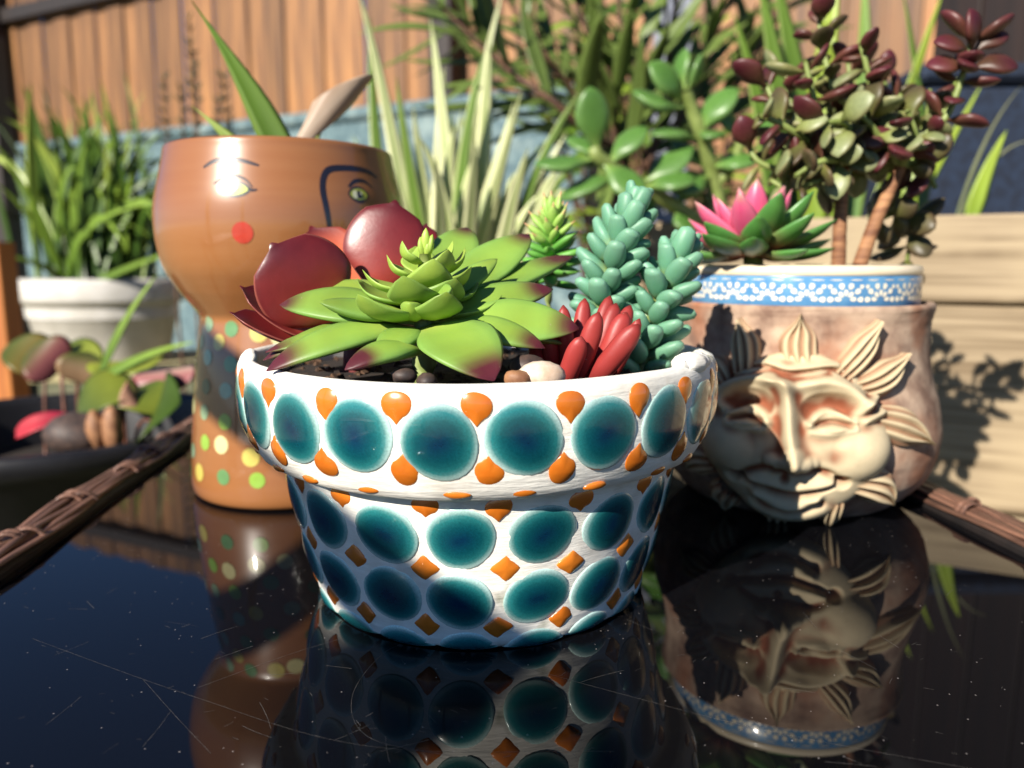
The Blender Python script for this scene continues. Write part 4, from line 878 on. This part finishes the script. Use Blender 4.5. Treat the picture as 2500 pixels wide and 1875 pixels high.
# ------------------------------------------------------------------ pink lotus succulent in the blue pot
lB = np.array([*W(1850, 640, 0.462)[:2], JZ])
lo = thing('pink_rosette_succulent', 'pointed rosette succulent with pink heart and green outer leaves at the blue pot rim', 'succulent', lB)
def lcol(pink):
    def f(t, c, s):
        col = lerp(S(150, 60, 72), S(78, 128, 58), sm(t, 0.15, 0.75)) if pink < 0.5 else lerp(S(206, 112, 134), S(196, 72, 112), sm(t, 0.1, 0.6))
        if pink >= 0.5: col = lerp(col, S(160, 170, 130), sm(t, 0.85, 1.0) * 0.6)
        return lerp(col, S(70, 120, 60) if pink < 0.5 else S(214, 130, 150), 0.35 * abs(c))
    return f
pr_lot = lambda t: max(0.03, math.sin(math.pi * min(1, 0.12 + 0.88 * t)) ** 0.75 * (0.6 + 0.4 * sm(t, 0, 0.5)))
lom = {k: leafmesh('lotus_leaf', 0.046, 0.0190, 0.006, pr_lot, M['fleshy'], sag=-0.003, cup=0.28, n=16, m=12, colf=lcol(k)) for k in (0.0, 1.0)}
LC = W(1838, 622, 0.462)
rl = random.Random(5)
for lay, (n, elv, sc, pk, a0) in enumerate(((10, 8, 1.0, 0.0, 0.1), (9, 24, 1.0, 0.0, 0.4), (8, 42, 0.98, 0.0, 0.1), (7, 56, 0.88, 1.0, 0.6), (6, 70, 0.9, 1.0, 0.2), (4, 84, 0.78, 1.0, 0.5))):
    for k in range(n):
        a = a0 + 2 * math.pi * k / n + rl.uniform(-0.12, 0.12); e = math.radians(elv + rl.uniform(-6, 6)); p_ = pk
        if lay == 2 and math.cos(a - 2.6) > -0.2: p_ = 1.0
        if lay == 1 and math.cos(a - 2.9) > 0.75: p_ = 1.0
        d = np.array([math.cos(a) * math.cos(e), math.sin(a) * math.cos(e), math.sin(e)])
        putleaf('leaf', lom[p_], lo, LC + d * 0.002, LC + d, np.array([-math.cos(a) * 0.6, -math.sin(a) * 0.6, 1.0]), sc * rl.uniform(0.9, 1.08))
V, F = tube([lB + (0, 0, -0.006), LC], [0.006, 0.006], 8); part('stem', V, F, M['greenstem'], lo)

# ------------------------------------------------------------------ big-leaved green jade growing in the raised bed
gj = thing('green_jade_plant', 'jade plant with large thick green leaves growing in the raised bed', 'plant', (*W(1765, 560, 0.99)[:2], ZT - 0.03))
def gjc(t, c, s): return lerp(lerp(S(126, 150, 74), S(74, 112, 46), sm(t, 0, 0.4)), S(112, 142, 84), 0.5 * abs(c) ** 3)
pr_gj = lambda t: max(0.05, math.sin(math.pi * min(1, 0.04 + 0.96 * t ** 1.3)) ** 0.6 * (0.3 + 0.7 * sm(t, 0, 0.55)) if t < 0.99 else 0.08)
gjm = [leafmesh('thick_leaf', 0.078, 0.038, 0.014, pr_gj, M['fleshy'], sag=s_, cup=0.1, n=14, m=12, colf=gjc) for s_ in (0.003, -0.004)]
def gst(pts, r0, r1): return jstem(gj, pts, r0, r1, 'greenstem', 'stem')
gst([(1770, 580, 0.985), (1745, 455, 0.97), (1720, 350, 0.95), (1690, 270, 0.94), (1672, 215, 0.93)], 0.011, 0.007)
gst([(1770, 580, 0.985), (1640, 500, 0.95), (1530, 430, 0.92), (1462, 385, 0.90), (1452, 360, 0.90)], 0.010, 0.007)
gst([(1745, 455, 0.97), (1790, 400, 0.96), (1815, 330, 0.95)], 0.008, 0.006)
for b, t, n_, sc in (((1668, 250, 0.935), (1585, 155, 0.91), (0.4, -1, 0.3), 1.0), ((1675, 262, 0.935), (1545, 225, 0.92), (0.2, -0.6, 1), 1.15), ((1672, 220, 0.93), (1668, 120, 0.95), (-1, -0.5, 0.2), 0.8), ((1675, 225, 0.93), (1716, 130, 0.93), (1, -0.5, 0.3), 0.75),
                     ((1700, 330, 0.945), (1800, 215, 0.94), (-0.6, -0.8, 0.5), 1.05), ((1705, 340, 0.945), (1590, 330, 0.92), (0, -0.4, 1), 0.9), ((1700, 320, 0.945), (1765, 330, 0.92), (0.2, -0.6, 0.8), 0.8),
                     ((1730, 410, 0.96), (1850, 395, 0.945), (0, -0.6, 0.9), 1.1), ((1728, 415, 0.96), (1640, 350, 0.97), (0.4, -0.8, 0.5), 0.8), ((1735, 430, 0.96), (1640, 470, 0.93), (0, -0.9, 0.5), 0.95),
                     ((1460, 378, 0.90), (1440, 212, 0.885), (0.2, -1, 0.1), 1.12), ((1455, 385, 0.90), (1305, 402, 0.885), (0, -0.5, 1), 1.05), ((1468, 392, 0.90), (1575, 480, 0.88), (0.3, -1, 0.4), 1.05), ((1470, 392, 0.90), (1385, 335, 0.93), (0, -0.6, 0.8), 0.7),
                     ((1480, 410, 0.905), (1580, 310, 0.91), (-0.4, -0.8, 0.6), 0.9), ((1520, 430, 0.915), (1368, 490, 0.90), (0.1, -0.35, 1), 1.1), ((1560, 450, 0.925), (1690, 360, 0.93), (-0.3, -0.8, 0.6), 1.0), ((1570, 460, 0.925), (1700, 440, 0.91), (0, -0.7, 0.8), 0.95),
                     ((1600, 480, 0.94), (1560, 560, 0.92), (-0.8, -0.8, 0.3), 0.9), ((1650, 505, 0.95), (1690, 570, 0.93), (0.6, -0.9, 0.3), 0.9), ((1650, 505, 0.955), (1720, 430, 0.97), (-0.4, -0.8, 0.6), 0.9), ((1812, 340, 0.95), (1760, 260, 0.95), (0.5, -0.8, 0.4), 0.8), ((1815, 340, 0.95), (1880, 290, 0.96), (-0.4, -0.8, 0.5), 0.8)):
    B_, T_ = W(*b), W(*t); L = np.linalg.norm(T_ - B_); putleaf('leaf', gjm[rnd.randrange(2)], gj, B_, T_, n_, (L / 0.078, sc * 0.98, sc))

# ------------------------------------------------------------------ narrow-leaved dark shrub behind
sh = thing('narrow_leaved_shrub', 'tall shrub with thin brown stems and narrow dark green leaves behind the succulents', 'shrub', (*W(1560, 600, 1.45)[:2], 0))
def shc(t, c, s): return lerp(S(84, 104, 46), S(118, 138, 70), abs(c) * 0.7 + 0.3 * t)
lan = [leafmesh('lance_leaf', 0.17, 0.028, 0.0016, lambda t: max(0.05, math.sin(math.pi * min(1, 0.06 + 0.94 * t)) ** 0.8), M['strap'], sag=s_, cup=0.3, n=10, m=8, colf=shc) for s_ in (0.006, -0.008, 0.014)]
rs = random.Random(31); sbase = np.array([*W(1560, 600, 1.45)[:2], 0.0])
for tips in (((1405, 300), (1240, 170), (1080, 20)), ((1420, 260), (1300, 90), (1180, -90)), ((1500, 240), (1440, 90), (1370, -100)), ((1560, 220), (1520, 80), (1500, -120)), ((1620, 250), (1640, 60), (1690, -120)), ((1480, 330), (1360, 250), (1210, 215)), ((1680, 260), (1740, 90), (1820, -60)), ((1720, 300), (1820, 180), (1900, 20)), ((1440, 320), (1340, 160), (1110, 60))):
    dep = rs.uniform(1.25, 1.6); P = spline([sbase + (rs.uniform(-0.05, 0.05), rs.uniform(-0.03, 0.03), 0), W(1540 + rs.uniform(-40, 40), 520, 1.45)] + [W(u, v, dep) for u, v in tips], 40)
    V, F = tube(P, np.linspace(0.009, 0.003, 40), 6); part('stem', V, F, M['twig'], sh)
    for i in range(13, 40, 2):
        tg = unit(P[min(i + 1, 39)] - P[i - 1]); a = i * 1.2 + rs.uniform(-0.5, 0.5); x = unit(np.cross(tg, (0.2, 1, 0.1))); y = np.cross(x, tg); rad = x * math.cos(a) + y * math.sin(a)
        for sg in ((1, -1) if rs.random() < 0.45 else (1,)):
            d = rad * sg * rs.uniform(0.5, 0.9) + tg * rs.uniform(0.5, 0.9); putleaf('leaf', lan[rs.randrange(3)], sh, P[i], P[i] + d, (0.1, -0.6, 1), rs.uniform(0.65, 1.25))

# ------------------------------------------------------------------ bright leafy bush further back
bu = thing('leafy_bush', 'bright green fine-leaved bush in the background behind the narrow-leaved shrub', 'bush', (*W(1620, 600, 2.3)[:2], 0))
ovl = [leafmesh('oval_leaf', 0.075, 0.03, 0.0012, lambda t: max(0.05, math.sin(math.pi * min(1, 0.06 + 0.94 * t)) ** 0.7), M['strap'], sag=0.005, cup=0.2, n=7, m=6, colf=(lambda c0: lambda t, c, s: lerp(c0, c0 * 1.25, abs(c)))(c_)) for c_ in (S(92, 124, 36), S(128, 152, 52), S(64, 92, 34))]
rb_ = random.Random(77)
for k in range(17):
    u_ = 1230 + 48 * k + rb_.uniform(-30, 30); v_ = rb_.uniform(-60, 260); d_ = rb_.uniform(2.0, 2.6); b_ = np.array([*W(1560 + rb_.uniform(-120, 180), 600, 2.3)[:2], 0.0]); t_ = W(u_, v_, d_)
    P = spline([b_, lerp(b_, t_, 0.5) + (rb_.uniform(-.05, .05), 0, 0.06), t_], 30); V, F = tube(P, np.linspace(0.011, 0.003, 30), 5); part('stem', V, F, M['twig'], bu)
    for i in range(13, 30):
        a = i * 2.4 + rb_.uniform(-.4, .4); putleaf('leaf', ovl[rb_.randrange(3)], bu, P[i], P[i] + np.array([math.cos(a), math.sin(a) * 0.7, rb_.uniform(-0.2, 0.7)]), (0.1, -0.7, 0.8), rb_.uniform(0.7, 1.5))
# ------------------------------------------------------------------ pale variegated strap plant
vp = thing('variegated_strap_plant', 'tall cream and green striped strap leaves between the face planter and jade', 'plant', (*W(1080, 700, 1.05)[:2], 0.0))
V, F = lathe([(0.09, 0.0), (0.11, 0.0), (0.145, 0.30), (0.155, 0.302), (0.155, 0.33), (0.14, 0.331), (0.13, 0.31)], 48); V = V + np.array([*W(1080, 700, 1.05)[:2], 0.0])
o = put('tall_pot', None); bpy.data.objects.remove(o)
part('pot', V, F, M['black_pot'], vp)
def vcol(t, y): return lerp(S(226, 226, 176), S(128, 152, 72), math.exp(-(y / 0.42) ** 2) * 0.9)
def vcol2(t, y): return lerp(S(96, 128, 44), S(196, 206, 140), sm(abs(y), 0.4, 0.95))
vb = np.array([*W(1080, 700, 1.05)[:2], 0.33]); rv = random.Random(41)
for (u1, v1, u2, v2, dp_, w, k) in ((1000, 420, 870, -40, 1.15, 0.03, 0), (1120, 480, 1050, 40, 1.1, 0.034, 0), (1180, 400, 1195, 90, 1.0, 0.034, 0), (1000, 480, 968, 185, 0.95, 0.026, 1), (1080, 460, 1185, 120, 0.98, 0.026, 1), (1200, 500, 1275, 215, 1.0, 0.022, 0), (1240, 430, 1430, 210, 1.05, 0.02, 1),
                                    (900, 400, 905, 40, 1.25, 0.028, 1), (1140, 500, 1020, 330, 0.95, 0.026, 0), (1150, 560, 1160, 330, 0.93, 0.03, 0), (1220, 560, 1290, 360, 0.93, 0.03, 0), (1020, 560, 940, 380, 0.98, 0.026, 0), (1180, 480, 1350, 330, 1.1, 0.024, 1), (1060, 420, 1085, 160, 1.15, 0.03, 0), (1270, 560, 1370, 420, 1.0, 0.026, 0), (960, 500, 860, 330, 1.1, 0.022, 1), (1100, 560, 1060, 400, 0.9, 0.03, 0), (1110, 380, 1230, -30, 1.2, 0.026, 0), (1060, 540, 1110, 300, 1.0, 0.036, 0)):
    b = vb + (rv.uniform(-0.05, 0.05), rv.uniform(-0.04, 0.04), 0); addrib(vp, b, W(u1, v1, dp_), W(u2, v2, dp_ + rv.uniform(-0.04, 0.04)), w, vcol if k == 0 else vcol2, hint=(rv.uniform(-0.5, 0.5), -1, 0.3), n=14)

for i in range(36):
    b = vb + (rv.uniform(-0.06, 0.06), rv.uniform(-0.05, 0.05), 0); u2 = rv.uniform(930, 1420); v2 = rv.uniform(230, 480); d2 = rv.uniform(0.95, 1.2)
    addrib(vp, b, W(1080 + (u2 - 1080) * 0.45 + rv.uniform(-25, 25), 560, d2), W(u2, v2, d2), rv.uniform(0.02, 0.034), vcol if rv.random() < 0.75 else vcol2, hint=(rv.uniform(-0.5, 0.5), -1, 0.3), n=12)
# ------------------------------------------------------------------ iris-like leaves standing in the raised bed on the right
ir = thing('broad_strap_plant', 'broad yellow-green upright strap leaves in the raised bed behind the dark jade', 'plant', (*W(2050, 540, 1.02)[:2], ZT - 0.03))
ic = sc_(S(120, 146, 44), S(164, 184, 66)); ic2 = sc_(S(72, 106, 40), S(110, 140, 50), S(140, 160, 80)); ri = random.Random(51)
for (ub, u1, v1, u2, v2, dp_, w, c) in ((1990, 1985, 300, 2050, -90, 1.0, 0.05, ic), (1940, 1930, 300, 1850, -60, 1.06, 0.045, ic2), (2080, 2120, 250, 2110, -80, 0.98, 0.03, ic2), (2130, 2180, 300, 2310, -40, 1.0, 0.024, ic), (2160, 2230, 380, 2350, 180, 0.95, 0.024, ic), (2020, 1950, 200, 1890, -70, 1.1, 0.045, ic2), (2240, 2280, 380, 2200, -40, 1.0, 0.028, ic2),
                                        (2360, 2390, 440, 2458, 318, 0.93, 0.022, ic), (2110, 2160, 420, 2235, 250, 0.98, 0.024, ic), (1900, 1880, 300, 1790, 30, 1.1, 0.035, ic2), (2180, 2250, 470, 2400, 200, 1.05, 0.02, ic), (2040, 2060, 260, 2000, 20, 0.95, 0.03, ic)):
    b = W(ub, 540, dp_); b[2] = ZT - 0.032; addrib(ir, b, W(u1, v1, dp_), W(u2, v2, dp_), w, c, hint=(ri.uniform(-0.6, 0.6), -1, 0.2), n=14, fold=0.2)
for (u0, u1, v1, u2, v2) in ((2320, 2400, 300, 2500, 205), (2320, 2420, 330, 2530, 345)):
    b = W(u0, 540, 0.95); b[2] = ZT - 0.032; addrib(ir, b, W(u1, v1, 0.95), W(u2, v2, 0.9), 0.005, sc_(S(120, 130, 90), S(150, 150, 120)), n=12)

# ------------------------------------------------------------------ bench, white pot with grass
bz = T - 0.16; WY = 2.45
bench = thing('garden_bench', 'weathered pale wooden bench carrying the white pot on the left', 'bench', (-1.45, WY, 0))
for k in range(5):
    V, F = box(-2.2, -0.98, WY - 0.3 + k * 0.122, WY - 0.3 + k * 0.122 + 0.114, bz - 0.03, bz, 0.004); part('slat', V, F, M['bench'], bench, smooth=False)
for x in (-2.1, -1.12):
    for y in (WY - 0.27, WY + 0.22):
        V, F = box(x, x + 0.06, y, y + 0.06, 0, bz - 0.0305, 0.004); part('leg', V, F, M['bench'], bench, smooth=False)
wx0, wx1 = W(30, 690, WY - 0.05)[0], W(425, 690, WY - 0.05)[0]; wc = (wx0 + wx1) / 2; wr = (wx1 - wx0) / 2; wt = W(200, 682, WY - 0.2)[2]
wp = thing('white_plant_pot', 'white plastic plant pot with thick rim holding the dark green grass', 'plant pot', (wc, WY, bz))
hgt = wt - bz
V, F = lathe([(wr * 0.6, 0), (wr * 0.74, 0), (wr * 0.76, 0.008), (wr * 0.92, hgt - 0.075), (wr * 0.985, hgt - 0.072), (wr, hgt - 0.062), (wr * 1.01, hgt - 0.012), (wr * 0.99, hgt), (wr * 0.95, hgt), (wr * 0.93, hgt - 0.02), (wr * 0.9, hgt - 0.12)], 64); V[:, 1] *= 0.8
put('pot_body', mesh('pot_body', V, F, M['white_pot']), wp)
V, F = lathe([(wr * 0.92, hgt - 0.05), (wr * 0.5, hgt - 0.045), (0.003, hgt - 0.045)], 40, cap0=False, cap1=True, jit=0.003); V[:, 1] *= 0.8; put('soil', mesh('soil', V, F, M['soil']), wp)
gp = thing('dark_grass_clump', 'dense clump of dark green grassy leaves in the white pot', 'plant', (wc, WY, bz + hgt - 0.045))
gc1, gc2, gc3 = sc_(S(44, 72, 20), S(84, 116, 36)), sc_(S(70, 102, 28), S(138, 166, 60)), sc_(S(124, 152, 50), S(180, 194, 92)); rg = random.Random(61)
for i in range(170):
    b = np.array([wc + rg.gauss(0, wr * 0.3), WY + rg.gauss(0, wr * 0.22), bz + hgt - 0.05]); a = rg.uniform(0, 6.28); ln = rg.uniform(0.38, 0.7); out_ = rg.uniform(0.15, 1.0)
    if math.cos(a) < 0.2 and math.sin(a) < 0.3: out_ *= 0.45
    dx, dy = math.cos(a), math.sin(a) * 0.75; p1 = b + np.array([dx * ln * 0.25 * out_, dy * ln * 0.25 * out_, ln * 0.75]); p2 = b + np.array([dx * ln * out_ * 0.9, dy * ln * out_ * 0.9, ln * (1.0 - 0.75 * out_ ** 1.5)])
    if p2[2] < b[2] - 0.02: p2[2] = b[2]
    addrib(gp, b, p1, p2, rg.uniform(0.018, 0.036), rg.choice((gc1, gc1, gc2, gc2, gc3)), hint=(dx, dy, 0.4) if rg.random() < 0.4 else (0, -1, 0.3), n=9)
for (u1, v1, u2, v2) in ((150, 520, 375, 497), (330, 640, 440, 610), (120, 540, -20, 440), (100, 480, -30, 330), (160, 640, -20, 620)):
    addrib(gp, np.array([wc - 0.04, WY - 0.12, bz + hgt - 0.05]), W(u1, v1, WY - 0.2), W(u2, v2, WY - 0.3), 0.024, gc2, n=10)

# ------------------------------------------------------------------ black tub with pink-green leaves
TC = np.array([-0.605, 1.0, 0]); tr = 0.225; tz = T - 0.055
tub = thing('black_tub', 'big round black plastic tub on the ground left of the table', 'tub', TC)
V, F = lathe([(0.12, 0.0), (0.17, 0.0), (0.175, 0.01), (tr - 0.012, tz - 0.03), (tr, tz - 0.028), (tr + 0.004, tz - 0.004), (tr, tz), (tr - 0.012, tz), (tr - 0.016, tz - 0.01), (tr - 0.03, tz - 0.14)], 72); put('tub_body', mesh('tub_body', V, F, M['black_pot']), tub)
V, F = lathe([(tr - 0.022, tz - 0.075), (0.1, tz - 0.07), (0.003, tz - 0.07)], 48, cap0=False, cap1=True, jit=0.003); put('soil', mesh('soil', V, F, M['soil']), tub)
bg = thing('pink_green_leafed_plant', 'low plant with broad yellowing green and pink leaves in the black tub', 'plant', TC + (0.05, -0.03, tz - 0.07))
def bgc(a, b): return lambda t, c, s: lerp(lerp(a, b, sm(t, 0.2, 0.9)), np.asarray(a) * 0.8, 0.3 * (1 - abs(c)))
pr_heart = lambda t: max(0.04, (math.sin(math.pi * min(1, 0.1 + 0.9 * t ** 0.75)) ** 0.55))
def bgleaf(base, tip, w, cols, nrm, stalk):
    me = leafmesh('broad_leaf', np.linalg.norm(W(*tip) - W(*base)), w, 0.002, pr_heart, M['strap'], sag=0.012, cup=0.12, n=12, m=10, colf=bgc(*cols)); putleaf('leaf', me, bg, W(*base), W(*tip), nrm)
    V, F = tube(spline([np.array([*(TC[:2] + np.array(stalk)), tz - 0.075]), lerp(np.array([*(TC[:2] + np.array(stalk)), tz]), W(*base), 0.5), W(*base)], 10), 0.0024, 6); part('stalk', V, F, M['pinkstem'], bg)
M['pinkstem'] = mat_noise('pink_stalk', S(120, 72, 56), S(90, 56, 40), 60, 0.5)
gy, gg, pk, mag = S(128, 138, 48), S(74, 92, 34), S(150, 84, 86), S(160, 32, 64)
bgleaf((120, 890, 1.08), (10, 850, 1.08), 0.07, (S(140, 120, 60), gg), (0.0, -0.7, 0.7), (-0.05, 0.05))
bgleaf((230, 900, 1.05), (150, 850, 1.1), 0.06, (gy, gg), (0.1, -0.7, 0.7), (0.0, 0.06))
bgleaf((150, 900, 1.05), (70, 855, 1.05), 0.075, (pk, gg), (0.2, -0.8, 0.5), (0.0, 0.02))
bgleaf((190, 935, 1.0), (220, 860, 1.02), 0.06, (S(150, 120, 90), gg), (0.4, -0.8, 0.4), (0.03, 0.0))
bgleaf((330, 940, 0.95), (190, 1015, 0.92), 0.09, (gy, gg), (-0.1, -0.5, 0.9), (0.08, -0.03))
bgleaf((300, 920, 0.98), (345, 890, 1.05), 0.10, (gy, S(186, 186, 70)), (0.0, -0.7, 0.7), (0.09, 0.0))
bgleaf((310, 960, 0.95), (405, 1010, 0.92), 0.08, (gg, gy), (0.2, -0.5, 0.9), (0.1, -0.04))
bgleaf((400, 960, 0.95), (440, 900, 0.99), 0.09, (pk, S(214, 190, 170)), (-0.2, -0.9, 0.3), (0.13, -0.03))
bgleaf((330, 985, 0.93), (290, 990, 0.9), 0.05, (pk, S(190, 150, 120)), (0, -1, 0.2), (0.1, -0.05))
bgleaf((380, 1030, 0.92), (440, 985, 0.9), 0.12, (gg, S(70, 96, 30)), (0, -0.6, 0.8), (0.12, -0.06))
addrib(bg, W(230, 960, 0.97), W(290, 780, 0.97), W(385, 670, 0.97), 0.012, gc2, n=12); addrib(bg, W(200, 960, 0.97), W(330, 860, 0.96), W(475, 835, 0.93), 0.014, gc2, n=12)
rl_ = put('fallen_leaf', leafmesh('fallen_leaf', 0.07, 0.026, 0.006, pr_heart, M['strap'], sag=0.008, cup=0.3, colf=bgc(S(200, 60, 70), mag)), None, frame(W(40, 1062, 0.90), W(138, 1032, 0.91), (0, -0.7, 0.7)), 'curled magenta red leaf lying in the black tub', 'leaf')
pebble('pebble', 'dark grey stone lying in the black tub', W(190, 1058, 0.90), (0.04, 0.03, 0.026), M['darkstone'], 12)
pebble('pebble', 'upright tan stone at the front of the black tub', W(236, 1050, 0.885), (0.012, 0.012, 0.026), M['brownstone'], 13)
pebble('pebble', 'pinkish tan stone beside the upright one in the black tub', W(276, 1048, 0.885), (0.013, 0.012, 0.028), M['brownstone'], 14)

# ------------------------------------------------------------------ rosemary sprigs behind the face planter, blue bucket
rm = thing('rosemary_sprigs', 'thin dark upright rosemary sprigs against the fence behind the face planter', 'plant', (*W(480, 400, 1.9)[:2], 0))
ndl = leafmesh('needle', 0.022, 0.005, 0.002, lambda t: max(0.1, 1 - t ** 3), M['strap'], n=4, m=5, colf=lambda t, c, s: S(60, 72, 40)); rr_ = random.Random(71)
for (u, v, d_) in ((462, 45, 1.9), (474, 130, 1.88), (545, 190, 1.92), (400, 190, 1.95), (440, 220, 1.9), (530, 250, 1.9), (560, 290, 1.93)):
    t_ = W(u, v, d_); b_ = np.array([*W(u + rr_.uniform(-10, 30), 400, d_)[:2], 0.0]); P = spline([b_, (b_ + t_) / 2 + (rr_.uniform(-.01, .01), 0, 0), t_], 40); V, F = tube(P, np.linspace(0.005, 0.002, 40), 5); part('stem', V, F, M['twig'], rm)
    for i in range(22, 40):
        for k in range(4):
            a = rr_.uniform(0, 6.28); putleaf('leaf', ndl, rm, P[i], P[i] + np.array([math.cos(a), math.sin(a), rr_.uniform(0.5, 1.4)]), (math.sin(a), -math.cos(a), 0.2), rr_.uniform(0.7, 1.2))

# ------------------------------------------------------------------ unseen chair added so its rail shades a band across the pots
ch = thing('shadow_casting_chair', 'open brown wooden garden chair, unseen, added to cast the slanting shadow band', 'chair', (-0.7, -0.3, 0))
_d = np.array(sdir); _h = np.cross(_d, (0, 0, 1)); _h /= np.linalg.norm(_h); _w = np.cross(_h, _d)
if _w[2] < 0: _w = -_w
_a, _b = np.array([-0.1629, 0.4604, 0.0939]), np.array([-0.0442, 0.2735, 0.0453])           # two points on the upper edge of the shadow band
ha, hb_, wa, wb = _a @ _h, _b @ _h, _a @ _w, _b @ _w; slope = (wb - wa) / (hb_ - ha); hc = (ha + hb_) / 2
_r = unit(_h + _w * slope + _d * ((_h * 0 + _w * slope)[2] / -_d[2]))                        # level rail direction with that slope
P0 = _h * hc + _w * (wa + slope * (hc - ha) - 0.0225); P0 = P0 + _d * ((0.53 - P0[2]) / _d[2])
r0, r1 = (P0 - _r * 0.36)[:2], (P0 + _r * 0.36)[:2]; rd = unit(np.append(r1 - r0, 0))[:2]; rn = np.array([-rd[1], rd[0]])
if np.dot(rn, (-1, -0.3)) < 0: rn = -rn
def cbox(s0, s1, o0, o1, z0, z1, nm):
    V, F = box(s0, s1, o0, o1, z0, z1, 0.004); part(nm, np.array([np.append(r0 + rd * a + rn * b, c) for a, b, c in V]), F, M['orange_wood'], ch, smooth=False)
LR = float(np.linalg.norm(r1 - r0))
V, F = tube([np.append(r0 - rd * 0.02, T + 0.53), np.append((r0 + r1) / 2, T + 0.53), np.append(r1 + rd * 0.02, T + 0.53)], 0.0225, 16); part('top_rail', V, F, M['orange_wood'], ch)  # rail of the added unseen chair, casts the shadow band
for s0 in (0.0, LR - 0.045):
    cbox(s0, s0 + 0.045, -0.02, 0.02, 0, T + 0.506, 'back_post'); cbox(s0, s0 + 0.045, 0.42, 0.46, 0, 0.43, 'front_leg'); cbox(s0 + 0.005, s0 + 0.04, 0.022, 0.419, 0.38, 0.428, 'side_rail')
for k in range(5): cbox(0.0, LR, 0.03 + k * 0.085, 0.03 + k * 0.085 + 0.075, 0.431, 0.452, 'seat_slat')
